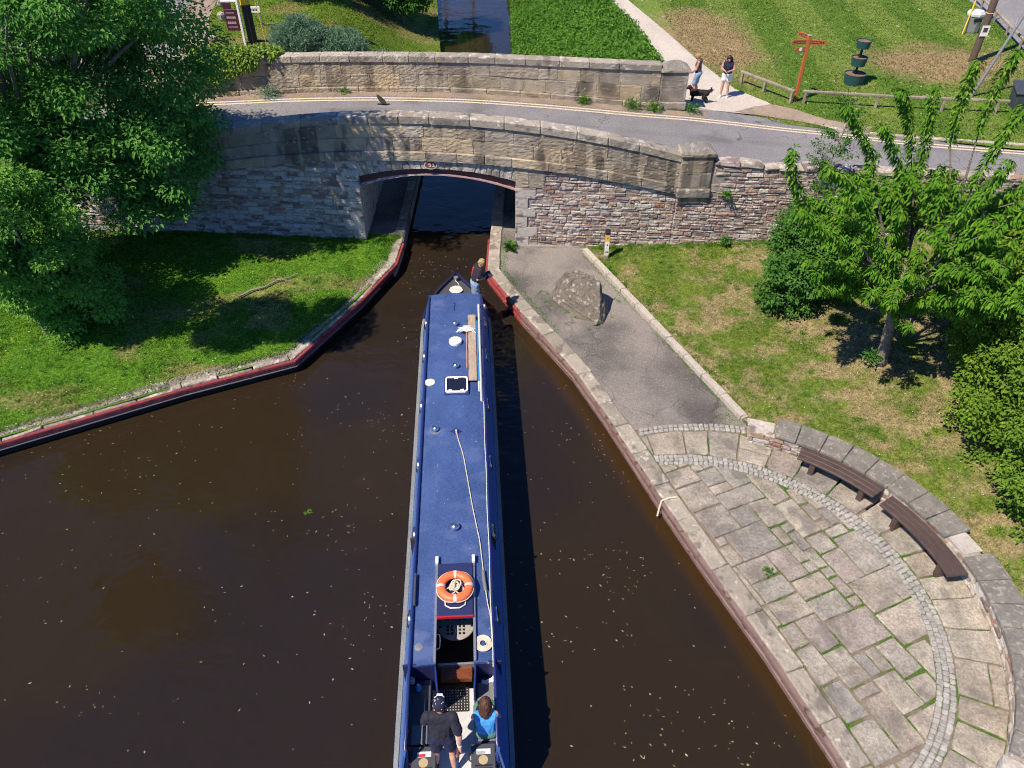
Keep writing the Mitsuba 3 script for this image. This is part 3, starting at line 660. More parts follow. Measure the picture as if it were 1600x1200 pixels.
# voussoirs
R1 = RA+.45; zo = ZCR-RA; h = math.asin((AX1-XC)/RA); nv = 27; plate_i = 10
for i in range(nv):
    t0, t1 = -h+2*h*i/nv, -h+2*h*(i+1)/nv; g = .0012
    V, F = bev(t0+g, t1-g, -.30, .012+sr.uniform(-.008, .010), RA, min(R1, RA+(zs(XC+RA*math.sin((t0+t1)/2))-zb(XC+RA*math.sin((t0+t1)/2)))-.02)+0., .012, .006, sr)
    x = XC+V[:, 2]*np.sin(V[:, 0]); z = zo+V[:, 2]*np.cos(V[:, 0])
    put(br+'__voussoir', (np.c_[x, Yw(x)-V[:, 1], z], F), 'm_white' if sr.random() < .6 else 'm_coping', uv=(sr.random(), sr.random()+.3))
# string course, two courses of ashlar, coping
def course(name, xa, xb, lmin, lmax, lo, hi, t0, t1, mt, d=.012, jit=.006, r=sr, H=.4):
    x = xa
    while x < xb-.05:
        L = r.uniform(lmin, lmax); x1 = x+L if x+L < xb-.3 else xb
        V, F = bev(x+.0025, x1-.0025, t0, t1+r.uniform(-jit, jit), .0025, H-.0025, d, jit*.5, r)
        put(name, (wall(V, lo, hi, H), F), mt, uv=uvr(r)); x = x1
st_top = lambda x: zs(x)+.31
cb = lambda x: zc(x)-.26
mid = lambda x: st_top(x)+.50*(cb(x)-st_top(x))
course(br+'__string_course_stone', LX, RX, .85, 1.25, zs, st_top, -.2, .105, 'm_ashlar', .025)
course(br+'__parapet_stone', LX, RX, .75, 1.35, st_top, mid, -.1, .012, 'm_ashlar', .008, .014)
course(br+'__parapet_stone', LX, RX, .6, 1.2, mid, cb, -.1, .008, 'm_ashlar', .008, .014)
course(br+'__coping_stone', LX, RX, .95, 1.3, cb, zc, -.46, .065, 'm_coping', .035, .008)
# pillars
def pillar(x, y0, z0, z1, w, front=True):
    p = br+'__pillar'; p = key(p)
    s = -1 if front else 1
    scene[p] = mikit.ply(bev(x-w*.46, x+w*.46, y0-.02, y0+.6, z0-2.6 if not front else z0-.2, z1, .012), 'm_ashlar', uv=np.full((24, 2), .3))
    put(p+'__base_stone', bev(x-w*.54, x+w*.54, y0-.11, y0+.7, z0, z0+.30, .03), 'm_coping', uv=uvr())
    hh = (z1-z0-.3)/2
    for i in range(2): put(p+'__block', bev(x-w*.49, x+w*.49, y0-.035, y0+.62, z0+.303+hh*i, z0+.297+hh*(i+1), .012, .004, sr), 'm_ashlar', uv=uvr())
    put(p+'__cap', bev(x-w*.55, x+w*.55, y0-.10, y0+.70, z1, z1+.12, .02), 'm_ashlar', uv=uvr())
    a, b, c, d = x-w*.52, x+w*.52, y0-.09, y0+.68; zt = z1+.12
    V = np.array([(a, c, zt), (b, c, zt), (b, d, zt), (a, d, zt), (x-w*.12, (c+d)/2, zt+.24), (x+w*.12, (c+d)/2, zt+.24)])
    put(p+'__cap_top', (V, np.array([[0, 1, 5], [0, 5, 4], [1, 2, 5], [2, 3, 4], [2, 4, 5], [3, 0, 4]])), 'm_slab', uv=uvr())
pillar(5.80, 23.08, 2.50, 3.86, 1.0)
pillar(-11.7, 24.45, 3.0, 4.2, 1.0)
# quoins at both jambs
z = .40; i = 0
for hq in (.40, .36, .38, .32, .35, .37):
    for s, xj in ((1, AX1), (-1, AX0)):
        w = (.42, .70)[i % 2]+sr.uniform(-.04, .04)
        xa, xb_ = (xj-.005, xj+w) if s > 0 else (xj-w, xj+.005)
        V, F = bev(xa, xb_, -.5, .030+sr.uniform(-.01, .01), z+.005, z+hq-.005, .012, .006, sr)
        put(br+'__quoin', (np.c_[V[:, 0], Yw(V[:, 0])-V[:, 1], V[:, 2]], F), 'm_white', uv=(sr.random(), .9*sr.random()))
    z += hq; i += 1
# coursed rubble
def rubble(holder, x0, x1, zlo, zhi, mt, parts, r, hmin=.075, hmax=.17, lmin=.16, lmax=.52, white=.15):
    put(holder, bev(x0, x1, Yw((x0+x1)/2)+.06, Yw((x0+x1)/2)+.2, .3, .5, .01), 'm_mortar', exact=True)
    st, z = [], .25
    while z < 4.6:
        h_ = r.uniform(hmin, hmax); x = x0-r.uniform(0, .3)
        while x < x1:
            L = r.uniform(lmin, lmax)*(.7+h_*3); a, b = max(x, x0), min(x+L, x1); c = (a+b)/2
            zz = zhi(np.array([a, c, b])).min(); zl = zlo(c)
            if b-a > .07 and z+h_ > zl-.05 and z < zz-.03:
                V, F = bev(a+.011, b-.011, -.12, r.uniform(-.012, .03), z+.010+r.uniform(-.01, .01), min(z+h_-.010+r.uniform(-.01, .01), zz), .02, .014, r)
                st.append(((np.c_[V[:, 0], Yw(V[:, 0])-V[:, 1], V[:, 2]], F), (b-a)*h_, 'm_white' if r.random() < white else mt))
            x += L
        z += h_
    order = sorted(range(len(st)), key=lambda i: -st[i][1]); keep = set(order[:parts])
    for i in sorted(keep): put(holder+'__stone', st[i][0], st[i][2], uv=uvr(r))
    rest = [st[i][0] for i in order[parts:]]
    if rest: put(holder+'__small_stones', cat_(rest), mt, uv=np.repeat(r.random((len(rest), 2)), 24, 0), kind='stuff')
g_r = lambda x: float(z_lawn_r(np.array([x]), np.array([23.0]))[0])-.15 if x > 3 else .30
below_s = lambda x: zs(x)-.01
rubble(br+'__spandrel_wall', AX1+.44, RX, g_r, below_s, 'm_rubble', 260, np.random.default_rng(31), white=.16)
hi_w = lambda x: np.where(x < 6.35, 2.48, np.interp(x, [5, 8, 20], [3.72, 3.54, 3.35]))
rubble(br+'__wing_wall', RX, 17.0, g_r, hi_w, 'm_rubble', 280, np.random.default_rng(32), white=.12)
rubble(br+'__abutment_wall', -15.5, AX0-.46, lambda x: .3, below_s, 'm_rubble', 260, np.random.default_rng(33), .10, .20, .2, .6, white=.45)
hau = lambda x: zs(x)-.01
for xa, xb_ in ((AX0-.75, AX0-.38), (AX0-.38, AX0-.005), (AX1+.005, AX1+.42), (AX1+.42, AX1+.95)):
    V, F = bev(xa, xb_, -.1, .02, .004, .396, .012, .006, sr); lo_ = lambda x: 2.58+0*x
    put(br+'__quoin', (wall(V, lo_, hau, .4), F), 'm_white' if xa < 0 else 'm_ashlar', uv=(sr.random(), .8))
x = 6.36
while x < 16.8:      # rough cap stones on the wing wall
    L = sr.uniform(.35, .8); V, F = bev(x+.01, x+L-.01, -.42, .05, 0, sr.uniform(.10, .2), .04, .03, sr)
    put(br+'__wing_cap_stone', (np.c_[V[:, 0], Yw(V[:, 0])-V[:, 1], V[:, 2]+np.interp(V[:, 0], [5, 8, 20], [3.64, 3.46, 3.3])], F), 'm_coping' if sr.random() < .6 else 'm_rubble', uv=uvr()); x += L
# number plate over the arch
px, pz = -2.62, 3.27
th = np.linspace(0, 2*np.pi, 40, endpoint=False)
ell = lambda a, b, y: np.c_[px+a*np.cos(th), np.full(40, Yw(px)-y), pz+b*np.sin(th)]
def disc3(a, b, y0, y1):
    V = np.vstack([ell(a, b, y0), ell(a, b, y1), [[px, Yw(px)-y1, pz]]]); F = []
    for i in range(40): j = (i+1) % 40; F += [[i, j, 40+j], [i, 40+j, 40+i], [40+i, 40+j, 80]]
    return V, np.array(F)
np_ = put(br+'__number_plate', disc3(.21, .145, -.02, .045), 'm_redpaint2')
mat('m_redpaint2', (.20, .055, .05), .6)
V = np.vstack([ell(.21, .145, .05), ell(.185, .122, .05)]); put(np_+'__rim', (V, np.array([[i, (i+1) % 40, 40+(i+1) % 40, 40+i] for i in range(40)])), 'm_offwhite')
tm = meshkit.text_mesh('51', .125, .006, bold=True); v = np.asarray(tm.vertices); v = v-[v[:, 0].mean(), .0625, 0]
put(np_+'__numerals', (np.c_[px+v[:, 0], Yw(px)-.047-v[:, 2], pz+v[:, 1]], tm.faces), 'm_offwhite')
# far parapet: plinth, two courses, coping, pillar
fp = lambda V, lo, hi, H: np.c_[V[:, 0], YF-V[:, 1], lo(V[:, 0])+(hi(V[:, 0])-lo(V[:, 0]))*V[:, 2]/H]
zcf = PchipInterpolator([-20, -9, -6.2, -2.4, 1.2, 4.1, 6.2, 9], [4.55, 4.74, 4.78, 4.76, 4.63, 4.50, 4.42, 4.3])
def fcourse(name, lmin, lmax, lo, hi, t0, t1, mt, d=.012, jit=.006, r=sr, xa=-14, xb=5.62, H=.4):
    x = xa
    while x < xb-.05:
        L = r.uniform(lmin, lmax); x1 = x+L if x+L < xb-.3 else xb
        V, F = bev(x+.0025, x1-.0025, t0, t1+r.uniform(-jit, jit), .0025, H-.0025, d, jit*.5, r)
        put(name, (fp(V, lo, hi, H), F), mt, uv=uvr(r)); x = x1
xs = np.arange(-34, 6.01, .3); m = len(xs)
V = np.vstack([np.c_[xs, 0*xs+YF+.02, 0*xs-.3+3*(~inside(xs))*0+np.where(inside(xs), 2.9, -.3)], np.c_[xs, 0*xs+YF+.02, zcf(xs)-.15], np.c_[xs, 0*xs+YF+.40, zcf(xs)-.15], np.c_[xs, 0*xs+YF+.40, np.where(inside(xs), 2.9, -.3)]])
put(br+'__core', (V, np.array([[r*m+i, r*m+i+1, ((r+1) % 4)*m+i+1, ((r+1) % 4)*m+i] for r in range(4) for i in range(m-1)])), 'm_mortar')
p0 = lambda x: zr(x)+.19; p1 = lambda x: p0(x)+.50*(zcf(x)-.24-p0(x)); p2 = lambda x: zcf(x)-.24
fcourse(br+'__plinth_stone', .8, 1.5, lambda x: zr(x)-.1, p0, -.1, .085, 'm_ashlar', .03)
fcourse(br+'__parapet_stone', .7, 1.2, p0, p1, -.1, .012, 'm_ashlar', .008, .014)
fcourse(br+'__parapet_stone', .7, 1.25, p1, p2, -.1, .010, 'm_ashlar', .008, .014)
fcourse(br+'__coping_stone', .9, 1.35, p2, zcf, -.46, .07, 'm_coping', .03, .008)
pillar(6.15, YF-.06, 2.78, 4.18, 1.0, False)
# ---------------------------------------------------------------- the narrowboat: local (r to starboard, s ahead, z up)
BO, BF, BR = np.array([-1.03, 7.02]), np.array([-.0519, .99865]), np.array([.99865, .0519])
def bt(V):
    V = np.asarray(V, float); q = BO+V[:, :1]*BR+V[:, 1:2]*BF; return np.c_[q, V[:, 2]]
def bput(base, m, *a, **k):
    V, F = (np.asarray(m.vertices), m.faces) if hasattr(m, 'vertices') else m
    return put(base, (bt(V), F), *a, **k)
nb = thing('narrowboat', 'long dark blue canal narrowboat heading for the bridge', 'boat')
SS = np.array([-2.78, -2.7, -2.5, -2.1, -1.6, -1.0, -.3, 1, 3, 5, 7, 9, 11, 11.6, 12.0, 12.4, 12.8, 13.2, 13.55, 13.80])
WW = np.array([.04, .35, .66, .88, .99, 1.035, 1.04, 1.04, 1.04, 1.04, 1.04, 1.04, 1.035, 1.01, .96, .86, .70, .46, .20, .02])
wS = PchipInterpolator(SS, WW); gz = lambda s: np.interp(s, [-3, -1.5, 1, 10.5, 12.5, 13.8], [.70, .66, .62, .62, .82, 1.04])
ss_ = np.unique(np.r_[np.linspace(-2.78, -1, 16), np.linspace(-1, 11, 25), np.linspace(11, 13.8, 22)])
V, n_ = [], 8
for side in (-1, 1):
    for s in ss_:
        w, g = float(wS(s)), float(gz(s)); k_ = .25 if s > 11 else 0
        V += [(side*r, s, z) for r, z in ((w*(1-k_*.6)-.05, -.3), (w*(1-k_*.3)-.02, .05), (w-.004, g-.17), (w+.03, g-.155), (w+.036, g-.09), (w+.004, g-.075), (w+.004, g-.01), (w-.012, g))]
V = np.array(V); m = len(ss_); F = []
for sd in range(2):
    for i in range(m-1):
        for j in range(n_-1):
            a = sd*m*n_+i*n_+j; q = [a, a+n_, a+n_+1, a+1]; F.append(q if sd else q[::-1])
bput(nb+'__hull', (V, np.array(F)), 'm_hull', 40)
for side in (-1, 1):      # side decks
    sd = ss_[(ss_ > -1.5) & (ss_ < 12.2)]; V, F = [], []
    for s in sd:
        w, g = float(wS(s)), float(gz(s)); V += [(side*(w-.01), s, g+.002), (side*min(.945, w-.08), s, g+.004)]
    F = [[2*i, 2*i+1, 2*i+3, 2*i+2] for i in range(len(sd)-1)]
    bput(nb+'__side_deck', (np.array(V), np.array(F)), 'm_gunwale')
# cabin sides lean inwards; they run on aft round the steerer's deck
for side in (-1, 1):
    V, F = [], []
    st = [-1.42, -1.30, .25, 3, 6, 9, 11.78]; zt = [.95, 1.50, 1.545, 1.545, 1.545, 1.545, 1.545]
    for s, z in zip(st, zt):
        k_ = (z-.62)/.925; V += [(side*.945, s, .60), (side*(.945-.185*k_), s, z), (side*(.910-.185*k_), s, z+.004), (side*.908, s, .60)]
    for i in range(len(st)-1):
        for j in range(4): F.append([4*i+j, 4*i+(j+1) % 4, 4*i+4+(j+1) % 4, 4*i+4+j])
    F += [[0, 1, 2, 3], [24, 25, 26, 27]]
    c = bput(nb+'__cabin_side', (np.array(V), np.array(F)), 'm_cabin')
    for s in (1.4, 3.4, 5.4, 7.4, 9.4, 10.9):
        rr = side*(.945-.185*.62+.004)
        o = lathe([(0, .012), (.135, .012), (.15, .02), (.17, .02), (.175, 0)], 24)[0]
        q = np.c_[rr+side*o[:, 2]-side*.20*o[:, 1], s+o[:, 0], 1.20+o[:, 1]]
        bput(c+'__porthole', (q, lathe([(0, 0)]*5, 24)[1]), 'm_chrome', 40)
    V, F = bev(-.5, .5, -.5, .5, -.5, .5, .2); 
    hr = tube([(side*.735, s, 1.60+(.0 if s > -1.25 else -.55)) for s in (-1.40, -1.30, -1.2, 0, 3, 6, 9, 11.7)], .027, 8)
    bput(nb+'__handrail', hr, 'm_blue', True)
mat('m_cabin', (.035, .105, .33), .3, coat=.6)
# the white worn line on the starboard rail
bput(nb+'__worn_strip', tube([(.712+.006*math.sin(s*3), s, 1.628) for s in np.linspace(.1, 11, 40)], .010, 6), 'm_offwhite', True, label='thin worn white line along the right roof rail')
def roofsheet(r0, r1, s0, s1, nr=8, ns=14, up=0.):
    rr, s_ = np.meshgrid(np.linspace(r0, r1, nr), np.linspace(s0, s1, ns), indexing='ij')
    z = 1.615-.065*(rr/.75)**2+up; V = np.stack([rr, s_, z], -1).reshape(-1, 3); n = len(V)
    V = np.vstack([V, V-[0, 0, .05]]); i, j = np.meshgrid(np.arange(nr-1), np.arange(ns-1), indexing='ij'); a = (i*ns+j).ravel()
    q = np.stack([a, a+ns, a+ns+1, a+1], -1); F = [q, (q+n)[:, ::-1]]
    edge = [k for k in range(ns)]+[i*ns+ns-1 for i in range(1, nr)]+[(nr-1)*ns+k for k in range(ns-2, -1, -1)]+[i*ns for i in range(nr-2, 0, -1)]
    e = np.array(edge); e2 = np.roll(e, -1); F.append(np.stack([e, e2, e2+n, e+n], -1)); return V, np.vstack(F)
rf = bput(nb+'__roof', cat_([roofsheet(-.765, .765, 1.12, 11.82), roofsheet(-.765, -.285, .22, 1.118, 5, 4), roofsheet(.375, .765, .22, 1.118, 5, 4)]), 'm_roof', 30)
zroof = lambda r: 1.615-.065*(r/.75)**2
# roof furniture
def vent(s, r, R, ringed=False):
    v = bput(rf+'__vent', lathe([(R*.55, 0), (R*.55, .05), (R, .055), (R*.98, .075), (R*.75, .105), (R*.35, .122), (0, .126)], 24, (r, s, zroof(r))), 'm_chrome', 35)
    if ringed: bput(v+'_ring', lathe([(R*1.1, .001), (R*1.12, .012), (R*1.5, .012), (R*1.52, 0)], 28, (r, s, zroof(r))), 'm_steel', 35)
vent(10.26, .02, .085); vent(8.42, .04, .085); vent(6.13, -.42, .085, True); vent(3.2, .04, .095)
bput(rf+'__roof_disc', lathe([(.075, 0), (.075, .018), (.03, .024), (0, .024)], 20, (-.59, .57, zroof(-.59))), 'm_steel', 35)
bput(rf+'__dome', lathe([(.165, 0), (.175, .05), (.165, .085), (.11, .115), (0, .13)], 30, (.03, 9.45, zroof(0))), 'm_white_paint', 40, label='white round dome on the roof')
bput(rf+'__dome', lathe([(.125, 0), (.128, .03), (.11, .042), (0, .046)], 28, (-.60, 7.87, zroof(.6))), 'm_white_paint', 40, label='flat white disc at the left roof edge')
# skylight
sk = bput(rf+'__skylight', bev(-.24, .37, 7.34, 8.0, 1.61, 1.645, .012), 'm_blue')
def rrect(x0, x1, y0, y1, r, n=6):
    p = []
    for cx, cy, a in ((x1-r, y0+r, -90), (x1-r, y1-r, 0), (x0+r, y1-r, 90), (x0+r, y0+r, 180)):
        for t in np.linspace(a, a+90, n): p.append((cx+r*math.cos(math.radians(t)), cy+r*math.sin(math.radians(t))))
    return np.array(p)
def rim(o, i, z0, z1):
    n = len(o); V = np.vstack([np.c_[o, np.full(n, z0)], np.c_[o, np.full(n, z1)], np.c_[i, np.full(n, z1)], np.c_[i, np.full(n, z0)]])
    return V, np.array([[k*n+a, k*n+(a+1) % n, (k+1)*n+(a+1) % n, (k+1)*n+a] for k in range(3) for a in range(n)])
bput(sk+'__frame', rim(rrect(-.215, .345, 7.37, 7.96, .09), rrect(-.175, .305, 7.41, 7.92, .06), 1.645, 1.69), 'm_white_paint', 30)
g = rrect(-.175, .305, 7.41, 7.92, .06); bput(sk+'__pane', prism(g, 1.646, 1.668, .004), 'm_glassdark')
for r in (-.09, .20): bput(sk+'__catch', bev(r-.045, r+.045, 7.43, 7.475, 1.668, 1.684, .006), 'm_white_paint')
bput(sk+'__catch', bev(.0, .10, 7.87, 7.91, 1.668, 1.684, .006), 'm_white_paint')
# sliding hatch and its runners
ht = bput(nb+'__sliding_hatch', bev(-.275, .385, 1.10, 2.27, 1.655, 1.70, .012), 'm_hatch')
mat('m_hatch', (.018, .026, .105), .5)
bput(ht+'__trim', bev(-.28, .39, 1.075, 1.10, 1.64, 1.71, .006), 'm_redpaint', label='red strip along the hatch edge')
bput(ht+'__handle', tube([(-.13, 1.42, 1.705), (-.12, 1.30, 1.73), (-.03, 1.24, 1.735), (.14, 1.24, 1.735), (.24, 1.30, 1.73), (.25, 1.42, 1.705)], .013, 7), 'm_white_paint', True)
for r in (-.30, .405):
    bput(nb+'__hatch_runner', bev(r-.022, r+.022, .24, 2.30, 1.60, 1.655, .006), 'm_steel')
    bput(nb+'__runner_stop', bev(r-.03, r+.03, 2.30, 2.46, 1.60, 1.70, .008), 'm_white_paint')
bput(nb+'__grab_rail', tube([(-.27, .50, 1.60), (-.225, .52, 1.60), (-.215, .60, 1.60), (-.215, .70, 1.60), (-.225, .78, 1.60), (-.27, .80, 1.60)], .012, 7), 'm_chrome', True)
bput(nb+'__hinge_bar', tube([(-.70, 1.4, 1.64), (-.705, 2.0, 1.645), (-.70, 2.1, 1.64)], .024, 7), 'm_darkgrey', True)
bput(nb+'__aerial_plate', prism(np.array([(-.09, 6.04), (.06, 5.93), (.2, 6.04), (.06, 6.16)]), 1.60, 1.622, .006), 'm_blue')
bput(nb+'__aerial_plate__fitting', lathe([(.035, 0), (.035, .05), (.015, .07), (0, .07)], 12, (.06, 6.04, 1.62)), 'm_chrome', 35)
# cabin inside the hatchway
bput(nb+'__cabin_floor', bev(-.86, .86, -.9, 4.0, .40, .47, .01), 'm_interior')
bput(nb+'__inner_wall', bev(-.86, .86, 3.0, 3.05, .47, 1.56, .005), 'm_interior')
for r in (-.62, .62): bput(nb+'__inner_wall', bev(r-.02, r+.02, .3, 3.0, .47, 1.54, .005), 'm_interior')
pp = bput(nb+'__perforated_panel', (lambda o: (np.c_[o[0][:, 0], o[0][:, 1], o[0][:, 2]], o[1]))(lathe([(0, .012), (.36, .012), (.37, 0)], 32, (.04, 1.36, 1.06))), 'm_grey2', 30)
mat('m_grey2', (.33, .33, .35), .6)
hol = [(.04+.075*i, 1.36+.075*j) for i in range(-4, 5) for j in range(-4, 5) if i*i+j*j < 19 and (i % 3) and (j % 4)]
bput(pp+'__holes', cat_([bev(x-.024, x+.024, y-.024, y+.024, 1.066, 1.076, .01) for x, y in hol]), 'm_black', kind='stuff')
bput(nb+'__bulkhead', bev(-.86, -.30, .225, .262, .60, 1.57, .006), 'm_darkblue'); bput(nb+'__bulkhead', bev(.40, .86, .225, .262, .60, 1.57, .006), 'm_darkblue')
stp = bput(nb+'__companion_step', bev(-.245, .335, .30, .52, .80, .95, .012), 'm_brownwood')
for y in (.35, .41, .47): bput(stp+'__tread_strip', bev(-.20, .29, y-.018, y+.012, .95, .962, .004), 'm_brownwood')
bput(nb+'__threshold', bev(-.29, .39, .52, .56, .80, 1.05, .01), 'm_steel')
for r, a in ((-.30, .10), (.405, -.06)):
    V, F = bev(-.016, .016, -.46, 0, .74, 1.52, .006); d = bput(nb+'__cabin_door', (rotz(V, a, (r, .235, 0)), F), 'm_blue')
    V, F = bev(-.03, .03, -.40, -.34, 1.0, 1.06, .01); bput(d+'__handle', (rotz(V, a, (r, .235, 0)), F), 'm_chrome')
# steerer's deck
dk = []
sd = np.linspace(-2.72, .22, 14); V = []
for s in sd:
    w = min(.87, float(wS(s))-.06); V += [(-w, s, .725), (w, s, .725)]
bput(nb+'__stern_deck', (np.array(V), np.array([[2*i, 2*i+1, 2*i+3, 2*i+2] for i in range(13)])), 'm_deckwhite')
V, F = [], []
for i, s in enumerate(sd[sd < -1.3]):
    w = float(wS(s)); V += [(-w+.0, s, .70), (-w+.02, s, .74), (w-.02, s, .74), (w, s, .70)]
n = len(V)//4
bput(nb+'__deck_edge', (np.array(V), np.array([[4*i+j, 4*i+j+1, 4*i+5+j, 4*i+4+j] for i in range(n-1) for j in (0, 2)])), 'm_steel')
for r0, r1 in ((-.845, -.39), (.40, .845)):
    lk = bput(nb+'__side_locker', bev(r0, r1, -.96, .22, .73, 1.10, .012), 'm_darkblue')
    bput(lk+'__lid', bev(r0+.02, r1+(-.0 if r0 < 0 else -.02), -.94, .10, 1.102, 1.128, .01), 'm_darkgrey' if r0 < 0 else 'm_grey')  # port lid gets a darker grey to paint in the cabin side's shade
bput(nb+'__grey_cushion', bev(-.70, -.42, -.96, -.62, 1.13, 1.165, .015), 'm_grey')
for r, c in ((-.47, 0), (.50, 1)):
    bx = bput(nb+'__battery_box', bev(r-.19, r+.19, -1.46, -1.02, .74, 1.16, .02), 'm_darkgrey')
    bput(bx+'__lid', bev(r-.20, r+.20, -1.47, -1.01, 1.16, 1.195, .014), 'm_darkgrey')
    bput(bx+'__sticker', bev(r-.11, r+.12, -1.19, -1.10, 1.195, 1.1985, .001), 'm_lightsticker')
    bput(bx+'__sticker', bev(r-.10, r+.03, -1.185, -1.14, 1.1987, 1.2005, .0005), 'm_red' if not c else 'm_grey2')
    bput(bx+'__emblem', lathe([(0, .004), (.075, .004), (.078, 0)], 20, (r, -1.28, 1.196)), 'm_gold')
    for yy in (-1.37, -1.42): bput(bx+'__rib', bev(r-.14, r+.14, yy-.012, yy+.012, 1.195, 1.203, .003), 'm_black')
    bput(bx+'__handle', tube([(r-.17, -1.15, 1.17), (r-.225, -1.17, 1.19), (r-.225, -1.28, 1.19), (r-.17, -1.3, 1.17)], .014, 6), 'm_black', True)
mat('m_lightsticker', (.55, .62, .70), .5); mat('m_gold', (.42, .34, .20), .5)
tl = nb+'__tiller'
bput(tl, tube([(.03, -2.45, .74), (.03, -2.45, 1.15), (.04, -2.38, 1.30), (.05, -2.15, 1.36), (.08, -1.62, 1.37), (.10, -1.12, 1.36)], [.03, .03, .028, .024, .02, .02], 9), 'm_blue', True)
bput(tl+'__grip', tube([(.093, -1.30, 1.363), (.103, -1.10, 1.36)], .026, 9), 'm_brownwood', True)
# foredeck, well, stem
V = []; sf = np.linspace(12.55, 13.74, 12)
for s in sf:
    w = max(float(wS(s))-.06, .01); z = float(gz(s))-.05; V += [(-w, s, z), (w, s, z)]
bput(nb+'__foredeck', (np.array(V), np.array([[2*i, 2*i+1, 2*i+3, 2*i+2] for i in range(11)])), 'm_darkgrey')
bput(nb+'__well_deck', bev(-.84, .84, 11.75, 12.56, .60, .66, .01), 'm_darkblue')
bput(nb+'__front_bulkhead', bev(-.76, .76, 11.74, 11.78, .60, 1.56, .005), 'm_blue')
for side in (-1, 1):
    s_ = np.linspace(11.8, 13.78, 16); V = [(side*(max(float(wS(s))-o, .0)), s, float(gz(s))+z) for s in s_ for o, z in ((.0, -.01), (.0, .05), (.05, .05), (.05, -.06))]
    bput(nb+'__bulwark', (np.array(V), np.array([[4*i+j, 4*i+(j+1) % 4, 4*i+4+(j+1) % 4, 4*i+4+j] for i in range(15) for j in range(4)])), 'm_darkblue')
bput(nb+'__stem_post', tube([(0, 13.80, .2), (0, 13.84, .8), (0, 13.80, 1.10)], .04, 8), 'm_hull', True)
bput(nb+'__bow_fender', ball((0, 13.9, .55), .13, 2, (1, 1, 1.5)), 'm_rubber', True)
bput(nb+'__stud', lathe([(.04, 0), (.04, .12), (.07, .13), (.07, .16), (0, .16)], 12, (0, 13.52, .93)), 'm_steel', 35)
bput(nb+'__navigation_lamp', bev(.78, .86, 11.25, 11.36, 1.42, 1.52, .015), 'm_offwhite')
bput(nb+'__roof_rod', tube([(.0, 11.3, 1.63), (-.01, 10.9, 1.62)], .008, 5), 'm_black', True)
# ---- things that lie on the boat
mr = thing('rubber_mat', 'black holed rubber mat on the white stern deck', 'mat')
bars = [bev(-.25+.50*i/10-.013, -.25+.50*i/10+.013, -.20, .22, .729, .745, .004) for i in range(11)]+[bev(-.263, .263, -.20+.42*j/8-.013, -.20+.42*j/8+.013, .7293, .7453, .004) for j in range(9)]
bput(mr+'__grid', cat_(bars), 'm_rubber')
lb = thing('lifebuoy', 'orange ring lifebuoy with pale bands on the sliding hatch', 'lifebuoy')
bput(lb+'__ring', torus(.262, .082, 48, 16, (.055, 1.68, 1.775), .85), 'm_orange', True)
for a in (90, 210, 330, 270, 0, 180):
    if a in (210, 330): continue
    a = math.radians(a); q = torus(.262, .0845, 120, 16, (0, 0, 0), .86); ang_ = np.arctan2(q[0][:, 1], q[0][:, 0]); dd = np.abs((ang_-a+np.pi) % (2*np.pi)-np.pi)
    sel = dd < .11; Fq = q[1][sel[q[1]].all(1)]; bput(lb+'__band', (q[0]+np.array([.055, 1.68, 1.775]), Fq), 'm_grey3', True)
mat('m_grey3', (.58, .55, .55), .4)
for j in range(4):
    t = np.linspace(math.radians(45+90*j-40), math.radians(45+90*j+40), 14); R_ = .345+.015*np.cos(np.linspace(-1.5, 1.5, 14))
    bput(lb+'__grab_line', tube(np.c_[.055+R_*np.cos(t), 1.68+R_*np.sin(t), np.full(14, 1.765)], .010, 6), 'm_rope', True)
def tangle(n, R, c, h, seed):
    r = np.random.default_rng(seed); t = np.linspace(0, 1, n); k = r.uniform(2, 9, 6); ph = r.uniform(0, 6, 6)
    rad = R*(.45+.5*np.sin(k[0]*7*t+ph[0])*np.cos(k[1]*3*t+ph[1])); an = 2*np.pi*(2.2*t+.5*np.sin(k[2]*2*t*3+ph[2]))*2.2
    return np.c_[c[0]+rad*np.cos(an), c[1]+rad*np.sin(an), c[2]+h*(.5+.5*np.sin(k[3]*6*t+ph[3]))]
tr = thing('rope', 'tangled pale rope heaped inside the orange lifebuoy', 'rope')
rt_ = np.random.default_rng(4); t_ = np.linspace(0, 1, 420); cx_ = PchipInterpolator(np.linspace(0, 1, 12), rt_.normal(0, .055, 12))(t_); cy_ = PchipInterpolator(np.linspace(0, 1, 12), rt_.normal(0, .055, 12))(t_); ra_ = PchipInterpolator(np.linspace(0, 1, 9), rt_.uniform(.035, .10, 9))(t_)
bput(tr+'__strand', tube(np.c_[.055+cx_+ra_*np.cos(60*t_), 1.68+cy_+ra_*np.sin(60*t_), 1.73+.09*t_+.02*np.sin(47*t_)], .0125, 6), 'm_rope', True)
def spiral(c, r0, r1, turns, n=240): 
    t = np.linspace(0, 1, n); a = 2*np.pi*turns*t; r = r1+(r0-r1)*t; return np.c_[c[0]+r*np.cos(a), c[1]+r*np.sin(a), np.full(n, c[2])]
cr = thing('rope', 'flat coiled white rope by the open hatch on the cabin roof', 'rope')
bput(cr+'__coil', tube(spiral((.55, .58, 1.61), .165, .055, 5), .0125, 6), 'm_rope', True)
cb_ = thing('rope', 'flat coiled white rope disc on the pointed foredeck', 'rope')
bput(cb_+'__coil', tube(spiral((.0, 13.1, .905), .205, .02, 8, 360), .0125, 6), 'm_offwhite', True)
bput(cb_+'__tail', tube([(.10, 13.27, .92), (.06, 13.38, .96), (-.02, 13.46, 1.0), (.0, 13.52, 1.05)], .0125, 6), 'm_rope', True)
ln = thing('mooring_rope', 'long pale rope lying along the cabin roof', 'rope')
